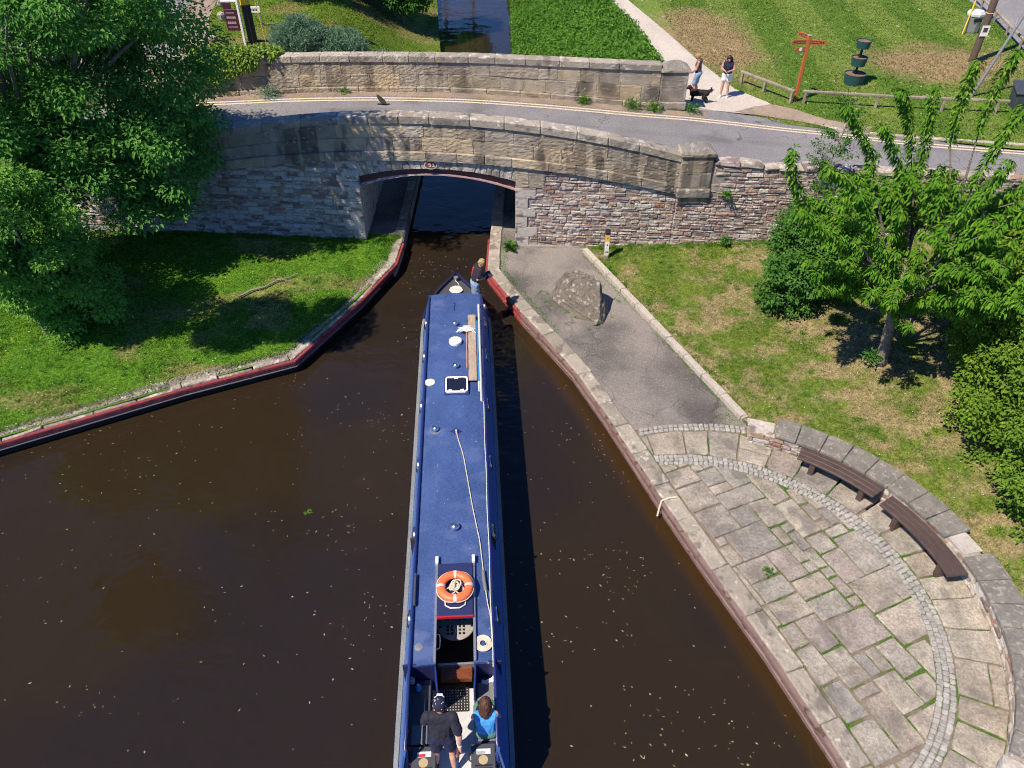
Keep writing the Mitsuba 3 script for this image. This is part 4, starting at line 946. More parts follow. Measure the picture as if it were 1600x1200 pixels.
pts = np.array([(.06, 6.04, 1.69), (.10, 5.8, 1.63), (.21, 5.3, 1.628), (.30, 4.6, 1.624), (.40, 3.79, 1.618), (.50, 3.1, 1.608), (.535, 2.86, 1.606), (.57, 2.4, 1.60), (.60, 2.01, 1.60), (.65, 1.44, 1.592), (.70, 1.09, 1.588), (.71, .64, 1.585)])
from scipy.interpolate import CubicSpline
u = np.r_[0, np.cumsum(np.linalg.norm(np.diff(pts, axis=0), axis=1))]; sp = PchipInterpolator(u, pts)
bput(ln+'__strand', tube(sp(np.linspace(0, u[-1], 120)), .0105, 6), 'm_rope', True)
bput(ln+'__sleeve', tube([(.585, 2.12, 1.61), (.60, 1.9, 1.612), (.625, 1.68, 1.608)], .036, 8), 'm_grey', True)
gp = thing('gangplank', 'long weathered wooden plank on the cabin roof', 'plank')
V, F = bev(.365, .575, 7.81, 10.62, 1.64, 1.685, .008); bput(gp, (V, F), 'm_plank', exact=True)
scene['m_plank'] = two({'type': 'principled', 'base_color': mikit.proc(lambda p, n, uv: mix((.27, .21, .16), (.42, .345, .275), fbm(p.x*9, p.y*1.2, 3., 4))*(.8+.4*nz(p.x*60, p.y*9, 1.))), 'roughness': .85})
for y in (8.0, 9.2, 10.4): bput(nb+'__rack_bar', bev(.34, .74, y-.02, y+.02, 1.60, 1.64, .005), 'm_black')
bp = thing('boat_pole', 'long silvery pole on the right of the cabin roof', 'pole')
bput(bp+'__shaft', tube([(.665, 7.02, 1.672), (.668, 11.1, 1.672)], .030, 9), 'm_boatpole', True)
bh = thing('boat_hook', 'blue painted pole beside the plank on the cabin roof', 'pole')
bput(bh+'__shaft', tube([(.612, 7.75, 1.665), (.612, 10.35, 1.665)], .024, 8), 'm_bluepole', True); bput(bh+'__tip', tube([(.612, 7.40, 1.665), (.612, 7.75, 1.665)], .024, 8), 'm_offwhite', True)
mp = thing('mop', 'white stringy mop lying on the cabin roof', 'mop')
bput(mp+'__handle', tube([(.325, 8.32, 1.66), (.325, 9.85, 1.70)], .014, 7), 'm_pink', True); mat('m_pink', (.50, .30, .27), .6)
r = np.random.default_rng(3); mops = []
for i in range(90):
    a = r.uniform(-.4, 3.5); L = r.uniform(.12, .27); q = np.array([math.cos(a), math.sin(a), 0]); w_ = r.normal(0, .03, 3)
    mops.append(tube([(.325, 9.80, 1.71), (.325+q[0]*L*.5+w_[0], 9.85+q[1]*L*.5+w_[1], 1.74+abs(w_[2])), (.325+q[0]*L+w_[1]*.5, 9.85+q[1]*L, 1.67+.03*r.random())], .011, 5))
bput(mp+'__mop_head', cat_(mops), 'm_white_paint', True)
for nm, lab, c_, m_ in (('bottle', 'small blue bottle in the shaded left stern locker', (-.60, .02, 1.13), 'm_cyan'), ('jug', 'small white tub by the left cabin bulkhead', (-.72, .16, 1.13), 'm_offwhite')):
    k = thing(nm, lab, nm); bput(k+'__body', lathe([(0, 0), (.045, 0), (.05, .02), (.05, .11), (.03, .14)], 14, c_), m_, 35); bput(k+'__cap', lathe([(.022, .14), (.022, .17), (0, .172)], 12, c_), 'm_offwhite', 35)
k = thing('cloth_bundle', 'pink cloth bundle against the left stern wall', 'cloth'); bput(k+'__cloth', ball((-.78, -.72, 1.16), .05, 2, (.8, 1.2, .7)), 'm_pinkcloth', True); mat('m_pinkcloth', (.55, .10, .14), .8)
k = thing('paper', 'scatter of white papers beside the starboard locker bulkhead', 'papers')
for i, (x, y, a) in enumerate(((.62, .12, .4), (.56, .10, -.3), (.70, .15, .9))): V, F = bev(-.06, .06, -.035, .035, 1.131+.003*i, 1.133+.003*i, .0008); bput(k+'__sheet', (rotz(V, a, (x, y, 0)), F), 'm_whitecloth')
# ---------------------------------------------------------------- people
_sp = trimesh.creation.icosphere(subdivisions=1).vertices
def hullof(items): return m3.Manifold.hull_points(np.vstack([_sp*r+np.array(p) for p, r in items]))
def blend(bones, edge=.03, it=10):
    m = m3.Manifold.batch_boolean([hullof(b) for b in bones], m3.OpType.Add).refine_to_length(edge)
    t = man_mesh(m); t.merge_vertices(); trimesh.smoothing.filter_taubin(t, lamb=.5, nu=.52, iterations=it); return t
def crease(m):
    V = np.asarray(m.vertices); q = V+.05*(meshkit.fbm(V*6, 2)-.5)[:, None]
    f_ = 1-np.abs(2*meshkit.fbm(q*np.array([11, 11, 6.]), 2, 5)-1)
    return trimesh.Trimesh(V+np.asarray(m.vertex_normals)*((f_-.60)*.030)[:, None], m.faces, process=False)
def hand(w, d, n, s, spread=1.0, curl=.5):
    """palm and five bent fingers from the wrist w along d; n = back of the hand, s = side of the thumb"""
    d, n, s = (np.asarray(v, float)/np.linalg.norm(v) for v in (d, n, s)); w = np.asarray(w, float)
    bones = [[(w, .024), (w+d*.03+s*.025, .017), (w+d*.03-s*.025, .017)], [(w+d*.03+s*.025, .017), (w+d*.085+s*.032, .013), (w+d*.085-s*.032, .012), (w+d*.03-s*.025, .017)]]
    for i, L in enumerate((.068, .078, .072, .056)):
        b = w+d*.085+s*(.031-.021*i); q = d+s*(.12-.08*i)*spread; q /= np.linalg.norm(q)
        p1 = b+q*L*.45-n*L*.10*curl; p2 = p1+(q*(1-curl*.4)-n*curl*.8)*L*.33; p3 = p2+(q*(1-curl*.8)-n*curl*1.1)*L*.25
        bones += [[(b, .0105), (p1, .0095)], [(p1, .0095), (p2, .0088)], [(p2, .0088), (p3, .0075)]]
    b = w+d*.03+s*.03; p1 = b+s*.028+d*.025-n*.01; p2 = p1+d*.032+s*.006-n*.012; bones += [[(b, .014), (p1, .0115)], [(p1, .0115), (p2, .009)]]
    return blend(bones, .008, 4)
def person(label, origin, yaw, J, h=1.72, shirt='m_navy', sleeves=True, sleeve=.55, bottoms='m_denim', leg=.35, hair='m_hair_dark', hairstyle='short', cap=None, shoes='m_black', wide=1.0, belt=0., stripe=None, slender=1.0, extra=None):
    """joints in metres for a 1.72 m figure: x right, y forward, z up"""
    k = thing('person', label, 'person'); sc = h/1.72
    D = dict(pel=(0, 0, .93), wai=(0, 0, 1.08), che=(0, .0, 1.28), nec=(0, -.01, 1.44), hed=(0, .02, 1.575),
        Lsh=(-.175, 0, 1.405), Rsh=(.175, 0, 1.405), Lel=(-.22, -.02, 1.13), Rel=(.22, -.02, 1.13), Lwr=(-.23, .06, .89), Rwr=(.23, .06, .89),
        Lhi=(-.095, 0, .90), Rhi=(.095, 0, .90), Lkn=(-.11, .02, .49), Rkn=(.11, .02, .49), Lan=(-.12, -.01, .09), Ran=(.12, -.01, .09), face=(0, 1, -.15), Lh=None, Rh=None, Lf=(0, 1, 0), Rf=(0, 1, 0))
    D.update(J); D = {a: None if b is None else np.array(b, float) for a, b in D.items()}
    w = wide; fd = D['face']/np.linalg.norm(D['face']); upv = np.array([0, 0, 1.])-fd*fd[2]; upv /= np.linalg.norm(upv); rt = np.cross(fd, upv)
    H = D['hed']; sx = (D['Rsh']-D['Lsh'])/np.linalg.norm(D['Rsh']-D['Lsh']); hx = (D['Rhi']-D['Lhi']); hx /= np.linalg.norm(hx)
    def limb(a, b, ra, rb): return [(D[a], ra), (D[b], rb)]
    bones = [[(D['pel']-hx*.075*w, .098*w), (D['pel']+hx*.075*w, .098*w), (D['wai']-hx*.06*w, .085*w), (D['wai']+hx*.06*w, .085*w)],
        [(D['wai']-hx*.06*w, .085*w), (D['wai']+hx*.06*w, .085*w), (D['che']-sx*.075*w, .098*w), (D['che']+sx*.075*w, .098*w)],
        [(D['che']-sx*.075*w, .098*w), (D['che']+sx*.075*w, .098*w), (D['Lsh'], .058), (D['Rsh'], .058), (D['nec']-[0, 0, .03], .055)],
        [(D['nec']-[0, 0, .04], .058), (H-upv*.06, .05)]]
    for s in 'LR':
        bones += [limb(s+'sh', s+'el', .056*slender, .040*slender), limb(s+'el', s+'wr', .042*slender, .027), limb(s+'hi', s+'kn', .088*slender*w, .056*slender), limb(s+'kn', s+'an', .056*slender, .036)]
        cm = D[s+'kn']*.66+D[s+'an']*.34; fk = D[s+'kn']-D[s+'an']; bones.append([(cm-np.array([0, .015, 0]), .056*slender), (D[s+'an'], .036)])
        f = D[s+'f']/np.linalg.norm(D[s+'f']); bones.append([(D[s+'an']-[0, 0, .045], .036), (D[s+'an']+f*.15-[0, 0, .06], .026)])
    # head
    bones += [[(H+upv*.035-fd*.015, .086), (H+fd*.03, .07), (H-upv*.075+fd*.055, .036)], [(H+fd*.095+upv*.01, .012), (H+fd*.108-upv*.022, .013), (H+fd*.085-upv*.025, .018)],
        [(H+rt*.086-upv*.005, .012), (H+rt*.09-upv*.03-fd*.005, .011)], [(H-rt*.086-upv*.005, .012), (H-rt*.09-upv*.03-fd*.005, .011)], [(H+fd*.082-upv*.055, .014), (H+fd*.075-upv*.05+rt*.018, .01), (H+fd*.075-upv*.05-rt*.018, .01)]]
    b = blend(bones, .026, 7)
    ms = [b]
    for s in 'LR':
        d = D[s+'wr']-D[s+'el'] if D[s+'h'] is None else D[s+'h']; sg = 1 if s == 'L' else -1
        tn = np.array([sg*.55, .85, 0]); ms.append(hand(D[s+'wr'], d, np.cross(d, tn)*sg+1e-6, tn-d*(tn@d)/(d@d)))
    c_, s_ = math.cos(yaw), math.sin(yaw); R = np.array([[c_, -s_, 0], [s_, c_, 0], [0, 0, 1]])
    wt = lambda m: ((np.asarray(m.vertices if hasattr(m, 'vertices') else m[0])*sc)@R.T+np.array(origin), m.faces if hasattr(m, 'faces') else m[1])
    P_ = lambda part, m, mt, sm=True, **q: put(k+'__'+part, wt(m), mt, sm, **q)
    P_('body', cat_(ms), 'm_skin')
    e = .020
    tb = [[(D['wai']-hx*.062*w-[0, 0, .09], .095*w+e), (D['wai']+hx*.062*w-[0, 0, .09], .095*w+e), (D['wai']-hx*.06*w, .085*w+e), (D['wai']+hx*.06*w, .085*w+e)],
        [(D['wai']-hx*.06*w, .085*w+e), (D['wai']+hx*.06*w, .085*w+e), (D['che']-sx*.075*w, .098*w+e), (D['che']+sx*.075*w, .098*w+e)],
        [(D['che']-sx*.075*w, .098*w+e), (D['che']+sx*.075*w, .098*w+e), (D['Lsh']*(1 if sleeves else .86)+D['che']*(0 if sleeves else .14), .058+e*.7), (D['Rsh']*(1 if sleeves else .86)+D['che']*(0 if sleeves else .14), .058+e*.7), (D['nec']-[0, 0, .05], .058)]]
    if sleeves:
        for s in 'LR': tb.append([(D[s+'sh'], .058+e), (D[s+'sh']*(1-sleeve)+D[s+'el']*sleeve, .054+e)])
    P_('shirt', crease(blend(tb, .018, 8)), shirt)
    bb = [[(D['pel']-hx*.075*w, .100*w+e), (D['pel']+hx*.075*w, .100*w+e), (D['wai']-hx*.06*w-[0, 0, .06], .088*w+e*.6), (D['wai']+hx*.06*w-[0, 0, .06], .088*w+e*.6)]]
    for s in 'LR':
        if leg <= 1: bb.append([(D[s+'hi'], .092*slender*w+e), (D[s+'hi']*(1-leg)+D[s+'kn']*leg, (.092-.034*leg)*slender*w+e*1.3)])
        else: bb += [[(D[s+'hi'], .092*slender*w+e), (D[s+'kn'], .060*slender+e)], [(D[s+'kn'], .060*slender+e), (D[s+'kn']*(2-leg)+D[s+'an']*(leg-1), .050*slender+e)]]
    P_('shorts' if leg <= 1 else 'trousers', crease(blend(bb, .018, 8)), bottoms)
    for s in 'LR':
        f = D[s+'f']/np.linalg.norm(D[s+'f']); a = D[s+'an']; P_('shoe', blend([[(a-f*.03-[0, 0, .05], .042), (a+f*.08-[0, 0, .052], .040), (a+f*.165-[0, 0, .06], .030)], [(a-f*.02-[0, 0, .02], .043), (a+f*.05-[0, 0, .03], .038)]], .02, 5), shoes)
        eye = H+fd*.088+upv*.018+rt*(.032 if s == 'R' else -.032); P_('eye', ball(eye, .011, 1), 'm_black')
    hb = [[(H+upv*.045-fd*.02, .097), (H+upv*.02-fd*.045, .085)]]
    if hairstyle == 'long': hb += [[(H-fd*.05, .092), (H-upv*.13-fd*.065, .070)], [(H+rt*.06-fd*.03, .055), (H+rt*.075-upv*.14-fd*.04, .042)], [(H-rt*.06-fd*.03, .055), (H-rt*.075-upv*.14-fd*.04, .042)], [(H+rt*.05-upv*.14-fd*.06, .045), (H-rt*.05-upv*.14-fd*.06, .045), (H-upv*.19-fd*.075, .04)]]
    if hairstyle == 'bun': hb += [[(H-fd*.10+upv*.05, .045), (H-fd*.12+upv*.02, .04)]]
    hm = blend(hb, .010, 4)
    if hairstyle in ('curly', 'long', 'bun'):
        V = np.asarray(hm.vertices); f_ = 34 if hairstyle == 'curly' else 20; amp = .026 if hairstyle == 'curly' else .016
        hm = trimesh.Trimesh(V+np.asarray(hm.vertex_normals)*((meshkit.fbm(V*f_*np.array([2.2, 2.2, .4] if hairstyle != 'curly' else [1, 1, 1]), 2)-.4)*amp*2)[:, None], hm.faces, process=False)
    P_('hair', hm, hair)
    if cap:
        q = rt; P_('cap', blend([[(H+upv*.06-fd*.01, .104), (H+upv*.045-fd*.03, .100)]], .02, 3), cap[0])
        pk = blend([[(H+upv*.055+fd*.07+q*.055, .014), (H+upv*.055+fd*.07-q*.055, .014), (H+upv*.045+fd*.175+q*.035, .011), (H+upv*.045+fd*.175-q*.035, .011)], [(H+upv*.09+fd*.055+q*.05, .03), (H+upv*.09+fd*.055-q*.05, .03), (H+upv*.055+fd*.075, .03)]], .015, 3); P_('cap_peak', pk, cap[1])
    if extra: extra(k, P_, D)
    return k
by = -.047*-1   # boat heading is turned a little to the left
def at_boat(r, s, z): return bt(np.array([(r, s, z)]))[0]
yb = .047
def dots(k, P_, D):
    r = np.random.default_rng(2); H = D['hed']; 
    q = []
    for i in range(14):
        a, e_ = r.uniform(0, 6.28), r.uniform(.2, 1.3); v = np.array([math.cos(a)*math.cos(e_), math.sin(a)*math.cos(e_), math.sin(e_)]); q.append(ball(H+np.array([0, -.02, .055])+v*.108, .008, 1))
    P_('cap_dots', cat_(q), 'm_white_paint')
    P_('wristband', torus(.030, .010, 16, 8, D['Rwr']*.93+D['Rel']*.07), 'm_white_paint')
person('person steering in navy t-shirt and navy and white cap, reaching back to the tiller', at_boat(-.15, -1.12, .725), yb, dict(
    pel=(0, .02, .93), wai=(0, .05, 1.08), che=(0, .10, 1.28), nec=(0, .14, 1.44), hed=(0, .19, 1.565), face=(0, 1, -.28),
    Lsh=(-.19, .11, 1.40), Rsh=(.19, .09, 1.39), Lel=(-.26, .16, 1.13), Lwr=(-.12, .36, 1.05), Rel=(.285, -.08, 1.10), Rwr=(.27, -.10, .84), Lan=(-.13, .0, .09), Ran=(.16, -.10, .09), Rkn=(.13, .02, .49), Lh=(.5, .8, -.1), Rh=(0, -.25, -1)),
    1.78, 'm_charcoal', True, .75, 'm_navy', .72, 'm_hair_dark', 'short', ('m_navy', 'm_whitecloth'), 'm_black', .98, extra=dots)
person('person in bright blue sleeveless top sitting on the starboard stern locker', at_boat(.56, -.80, 1.13-.80), yb, dict(
    pel=(0, -.02, .90), wai=(0, .0, 1.04), che=(0, .05, 1.22), nec=(0, .09, 1.37), hed=(0, .16, 1.485), face=(0, .9, -.55), Lsh=(-.165, .06, 1.33), Rsh=(.165, .06, 1.33),
    Lel=(-.22, .14, 1.08), Rel=(.22, .14, 1.08), Lwr=(-.10, .36, 1.02), Rwr=(.10, .36, 1.02), Lhi=(-.10, .02, .90), Rhi=(.10, .02, .90), Lkn=(-.13, .44, .90), Rkn=(.13, .44, .90), Lan=(-.13, .50, .48), Ran=(.13, .50, .48)),
    1.68, 'm_cyan', False, .2, 'm_teal', 1.8, 'm_hair_brown', 'long', None, 'm_black', .98)
def tray(k, P_, D):
    V, F = bev(-.17, .17, -.13, .13, -.012, .012, .01); c_, s_ = math.cos(.35), math.sin(.35)
    V = V@np.array([[1, 0, 0], [0, c_, -s_], [0, s_, c_]]).T+np.array([.02, .40, 1.10]); P_('tray', (V, F), 'm_navy', False)
    st = blend([[(D['che']+np.array([-.13, -.075, .08]), .035), (D['wai']+np.array([-.11, -.075, .02]), .03)]], .02, 3); P_('shirt_stripe', st, 'm_red')
person('person with curly fair hair in dark t-shirt standing at the bow', at_boat(.58, 12.42, .66), yb-1.25, dict(
    wai=(0, .03, 1.08), che=(0, .10, 1.27), Lsh=(-.165, .13, 1.385), Rsh=(.165, .13, 1.385), nec=(0, .16, 1.42), hed=(0, .235, 1.53), face=(0, .85, -.5), Lel=(-.22, .02, 1.13), Rel=(.22, .02, 1.13), Lwr=(-.12, .27, 1.08), Rwr=(.12, .27, 1.08)),
    1.70, 'm_charcoal', True, .6, 'm_denim', 1.9, 'm_hair_blond', 'curly', None, 'm_black', .92, extra=tray, slender=.92)
GZ = 2.535
def strap(k, P_, D):
    P_('phone', bev(-.035, .035, .30, .312, 1.14, 1.28, .006), 'm_black', False)
person('person in navy sleeveless top and white shorts standing on the gravel path', (8.62, 31.85, GZ), 2.75, dict(
    hed=(0, .06, 1.56), face=(0, .8, -.6), Lel=(-.26, .03, 1.15), Rel=(.26, .03, 1.15), Lwr=(-.07, .25, 1.13), Rwr=(.06, .26, 1.12), Lan=(-.14, 0, .09), Ran=(.14, 0, .09)),
    1.70, 'm_navy', False, .2, 'm_whitecloth', .42, 'm_hair_dark', 'long', None, 'm_whitecloth', 1.02, extra=strap)
person('person in brown vest and denim shorts standing over the dark dog', (7.48, 32.0, GZ), 1.15, dict(
    pel=(0, -.04, .92), hed=(0, .09, 1.55), face=(0, .8, -.6), che=(0, .04, 1.27), nec=(0, .06, 1.42), Lel=(-.21, .05, 1.12), Rel=(.21, .0, 1.12), Lwr=(-.15, .25, .98), Rwr=(.20, .22, .92), Lkn=(-.1, .10, .48), Rkn=(.1, .04, .48), Lan=(-.11, .04, .09), Ran=(.11, -.02, .09)),
    1.70, 'm_brownvest', False, .2, 'm_denim', .85, 'm_hair_blond', 'bun', None, 'm_brownwood', .95)
mat('m_brownvest', (.12, .085, .075), .8)
# ---- dog: faces the left, local x ahead
def dog(label, origin, yaw, h=1.0):
    k = thing('dog', label, 'dog')
    B_ = [[((.22, 0, .40), .145), ((.05, 0, .43), .140)], [((.05, 0, .43), .140), ((-.22, 0, .45), .115)], [((-.22, 0, .45), .115), ((-.33, 0, .44), .125)], [((.24, 0, .47), .09), ((.37, 0, .60), .065)],
        [((.39, 0, .63), .078), ((.43, 0, .62), .07)], [((.45, 0, .60), .052), ((.56, 0, .575), .034)]]
    for s in (-1, 1):
        B_ += [[((.25, s*.07, .40), .065), ((.22, s*.085, .24), .050)], [((.22, s*.085, .24), .050), ((.25, s*.085, .03), .038)], [((.25, s*.085, .03), .03), ((.29, s*.085, .02), .024)],
            [((-.30, s*.075, .42), .085), ((-.22, s*.09, .27), .068)], [((-.22, s*.09, .27), .062), ((-.37, s*.09, .16), .042)], [((-.37, s*.09, .16), .042), ((-.34, s*.09, .03), .036)], [((-.34, s*.09, .03), .028), ((-.30, s*.09, .02), .023)]]
    B_ += [[((-.40, 0, .50), .035), ((-.50, 0, .58), .028)], [((-.50, 0, .58), .028), ((-.48, 0, .68), .022)]]
    b = blend(B_, .02, 6); c_, s_ = math.cos(yaw), math.sin(yaw); R = np.array([[c_, -s_, 0], [s_, c_, 0], [0, 0, 1]])
    V = np.asarray(b.vertices); V = V+np.asarray(b.vertex_normals)*((meshkit.fbm(V*34, 2)-.45)*.05)[:, None]
    w = lambda V: np.asarray(V)*h@R.T+np.array(origin)
    put(k+'__body', (w(V), b.faces), 'm_fur', True)
    for s in (-1, 1): e = blend([[((.38, s*.065, .68), .03), ((.36, s*.10, .58), .026)]], .015, 3); put(k+'__ear', (w(e.vertices), e.faces), 'm_fur', True)
    n = ball((.595, 0, .585), .018, 1); put(k+'__nose', (w(n[0]), n[1]), 'm_black', True)
    c = torus(.085, .012, 20, 8); q = c[0]@np.array([[.7, 0, .7], [0, 1, 0], [-.7, 0, .7]]).T+np.array([.31, 0, .53]); put(k+'__collar', (w(q), c[1]), 'm_red', True)
dog('small shaggy dark dog on the gravel path', (7.42, 31.15, GZ+.03), math.pi-.25, .95)
# ---- crow in flight over the road
cw_ = thing('crow', 'black crow gliding over the bridge road', 'bird')
bb = blend([[((.17, 0, 0), .055), ((-.10, 0, .0), .06)], [((.17, 0, 0), .05), ((.27, 0, .02), .042)], [((.29, 0, .02), .028), ((.36, 0, .01), .010)], [((-.10, 0, 0), .05), ((-.36, .07, -.01), .012), ((-.36, -.07, -.01), .012)]], .02, 4)
def wing(s, dih):
    pts = [(.15, .04), (.20, .22), (.13, .42), (.02, .58), (-.08, .60), (-.13, .44), (-.15, .26), (-.12, .04)]
    c_ = np.array([(x, s*y*math.cos(dih), y*math.sin(dih)+.02) for x, y in pts]); V = np.vstack([c_+[0, 0, .012], c_-[0, 0, .006]]); n = len(pts)
    return V, np.array([[0, i, i+1] for i in range(1, n-1)]+[[n, n+i+1, n+i] for i in range(1, n-1)]+[[i, (i+1) % n, n+(i+1) % n] for i in range(n)]+[[i, n+(i+1) % n, n+i] for i in range(n)])
BP = np.array([-3.42, 20.75, 6.35]); cy, sy = math.cos(-.15), math.sin(-.15); Rb = np.array([[cy, -sy, 0], [sy, cy, 0], [0, 0, 1]])
put(cw_+'__body', (np.asarray(bb.vertices)*.50@Rb.T+BP, bb.faces), 'm_fur', True)
for s, d in ((1, .42), (-1, .32)): w = wing(s, d); put(cw_+'__wing', ((w[0]+np.c_[-s*.85*np.abs(w[0][:, 1]), 0*w[0][:, 0], 0*w[0][:, 0]])*.52@Rb.T+BP, w[1]), 'm_fur')
# ---------------------------------------------------------------- things standing about
# carved boulder: a leaning slab whose face is cut with curved grooves
bo = thing('carved_boulder', 'big grey boulder with carved curving grooves standing on the tarmac apron', 'boulder')
bA, bd, bn_ = np.array([1.25, 20.17, .42]), np.array([.652, -.758, 0]), np.array([.758, .652, 0])
fu = math.radians(48); bu = bn_*math.cos(fu)+np.array([0, 0, math.sin(fu)]); bN = np.cross(bd, bu); bN = bN if bN[2] > 0 else -bN
OUT = np.array([(0, .06), (-.20, .32), (-.27, .60), (-.18, .97), (.08, 1.16), (.50, 1.26), (.95, 1.29), (1.09, 1.28), (1.40, .91), (1.78, .34), (1.82, .13), (1.72, .02), (.92, .02)])
pts = [bA+bd*a+bu*b for a, b in OUT]+[bA+bd*(a*.98+.03)+bu*(b*.97+.02)-bN*.0 for a, b in OUT]
pts += [np.array([*(bA+bd*a+bn_*b)[:2], .40]) for a, b in ((.05, .05), (.9, .0), (1.72, .0), (1.86, .35), (1.55, .95), (1.2, 1.12), (.5, 1.15), (.0, .95), (-.15, .5))]
bm = man_mesh(m3.Manifold.hull_points(np.array(pts)).refine_to_length(.016)); bm.merge_vertices(); trimesh.smoothing.filter_taubin(bm, iterations=14)
V = np.asarray(bm.vertices).copy(); nrm = np.asarray(bm.vertex_normals); q = V-bA; a_, b_ = q@bd, q@bu; face = _sm(.75, .95, nrm@bN)
po = Polygon(OUT); dist = np.array([po.exterior.distance(Point(x, y)) for x, y in zip(a_, b_)])
gr = lambda d, w=.016: np.exp(-(d/w)**2)
th_ = np.arctan2(b_-.78, a_-.62); rr = np.hypot(a_-.62, b_-.78)
sw = np.abs(((rr-.085*th_) % .24)-.12)
th2 = np.arctan2(b_-.33, a_-1.35); r2 = np.hypot(a_-1.35, b_-.33)
groove = gr(dist-.10)+gr(dist-.19)*.8+gr(sw)*(rr < .46)*.9+gr(np.abs(r2-.17))*(dist > .12)*.8+gr(np.abs(b_-.42-.10*np.sin(a_*5)))*((a_ > .15) & (a_ < 1.25) & (rr > .44))*.8
V -= nrm*(groove*face*.036)[:, None]; V += nrm*((meshkit.fbm(V*4, 3)-.42)*.10+(meshkit.fbm(V*20, 3)-.5)*.024)[:, None]
put(bo+'__stone', (V, bm.faces), 'm_boulder', True, uv=(.5, .5))
bumped('m_boulder', lambda p, n, uv: mix(mix((.085, .079, .07), (.215, .20, .172), fbm(p.x*6, p.y*6, p.z*6, 4))*(.6+.7*fbm(p.x*32, p.y*32, p.z*32, 3)), (.40, .39, .34), ss(.60, .70, fbm(p.x*10+4, p.y*10, p.z*10, 3))*.6), rough3, .035)
# waymarker
wm = thing('marker_post', 'short square marker post with yellow and white plates by the bridge wall', 'post')
X, Y, Z = 3.13, 22.62, .62
put(wm+'__post', bev(X-.075, X+.075, Y-.075, Y+.075, Z-.2, Z+.80, .012), 'm_wood', uv=(.2, .2))
V, F = bev(X-.085, X+.085, Y-.085, Y+.085, Z+.80, Z+.94, .012); V = V.copy(); V[V[:, 2] > Z+.85, 2] -= (Y+.085-V[V[:, 2] > Z+.85, 1])*.35; put(wm+'__cap', (V, F), 'm_black')
for z0, z1, m_ in ((.56, .78, 'm_yellow'), (.30, .55, 'm_white_paint'), (.03, .29, 'm_white_paint')): pl = put(wm+'__plate', bev(X-.068, X+.068, Y-.082, Y-.074, Z+z0, Z+z1, .003), m_)
def flat(poly, y, z0, x0): 
    p = np.array(poly, float); n = len(p); V = np.vstack([np.c_[x0+p[:, 0], np.full(n, y), z0+p[:, 1]], np.c_[x0+p[:, 0], np.full(n, y-.003), z0+p[:, 1]]])
    return V, np.array([[n, n+i, n+i+1] for i in range(1, n-1)]+[[i, (i+1) % n, n+(i+1) % n] for i in range(n)]+[[i, n+(i+1) % n, n+i] for i in range(n)])
for s in (-1, 1): put(wm+'__arrow', flat([(s*.052, .16), (s*.008, .205), (s*.008, .18), (s*.008, .115)][::s], Y-.083, Z, X), 'm_black')
put(wm+'__arrow', flat([(-.03, .66), (0, .72), (.03, .66)], Y-.083, Z, X), 'm_brownwood'); put(wm+'__arrow', flat([(-.02, .40), (.0, .47), (.025, .44), (.012, .38)], Y-.083, Z, X), 'm_purple')
mat('m_purple', (.15, .06, .25), .6)
# fingerpost
fs = thing('signpost', 'orange brown wooden fingerpost with four arms at the fence corner', 'signpost')
X, Y = 11.42, 31.45; put(fs+'__post', bev(X-.065, X+.065, Y-.065, Y+.065, 2.4, 5.02, .015), 'm_sign_orange'); put(fs+'__post_cap', bev(X-.08, X+.08, Y-.08, Y+.08, 5.02, 5.07, .02), 'm_wood', uv=(.9, .9))
def finger(z, a, L, h_=.17, emblem=False):
    p = np.array([(.05, -h_/2), (L-.10, -h_/2), (L, 0), (L-.10, h_/2), (.05, h_/2)]); n = 5
    V = np.vstack([np.c_[p[:, 0], np.full(n, -.02), p[:, 1]], np.c_[p[:, 0], np.full(n, .02), p[:, 1]]])
    F = np.array([[0, i, i+1] for i in range(1, 4)]+[[5, 5+i+1, 5+i] for i in range(1, 4)]+[[i, n+i, n+(i+1) % n] for i in range(n)]+[[i, n+(i+1) % n, (i+1) % n] for i in range(n)])
    R = lambda V: rotz(V, a, (X, Y, 0))+np.array([0, 0, z])
    k = put(fs+'__arm', (R(V), F), 'm_sign_orange'); r = np.random.default_rng(int(z*100)); s = -1 if math.cos(a)*1 >= 0 else 1
    letters = []
    for row in (.032, -.038):
        x = .12
        while x < L-.26: w = r.uniform(.02, .045); letters.append(bev(x, x+w, s*.0225-.002, s*.0225+.002, row-.016, row+.016, .0008)); x += w+.014
    if not emblem: put(k+'__lettering', (R(cat_(letters)[0]), cat_(letters)[1]), 'm_black', kind='stuff')
    for i in range(2):
        if not emblem: put(k+'__symbol', (lambda m: (R(m[0]), m[1]))(ball((L-.14-.08*i, s*.022, .0), .033, 1, (.8, .15, 1.3))), 'm_black')
    if emblem: c = lathe([(0, .004), (.062, .004), (.066, 0)], 20)[0]; put(k+'__emblem', (R(np.c_[L*.5+c[:, 0], s*(.021+c[:, 2]), c[:, 1]]), lathe([(0, 0)]*3, 20)[1]), 'm_whitecloth')
finger(4.82, math.pi+.12, .72); finger(4.80, -.10, .70); finger(4.56, math.pi+.25, .56, .15, True); finger(5.0-.02, 2.1, .62)
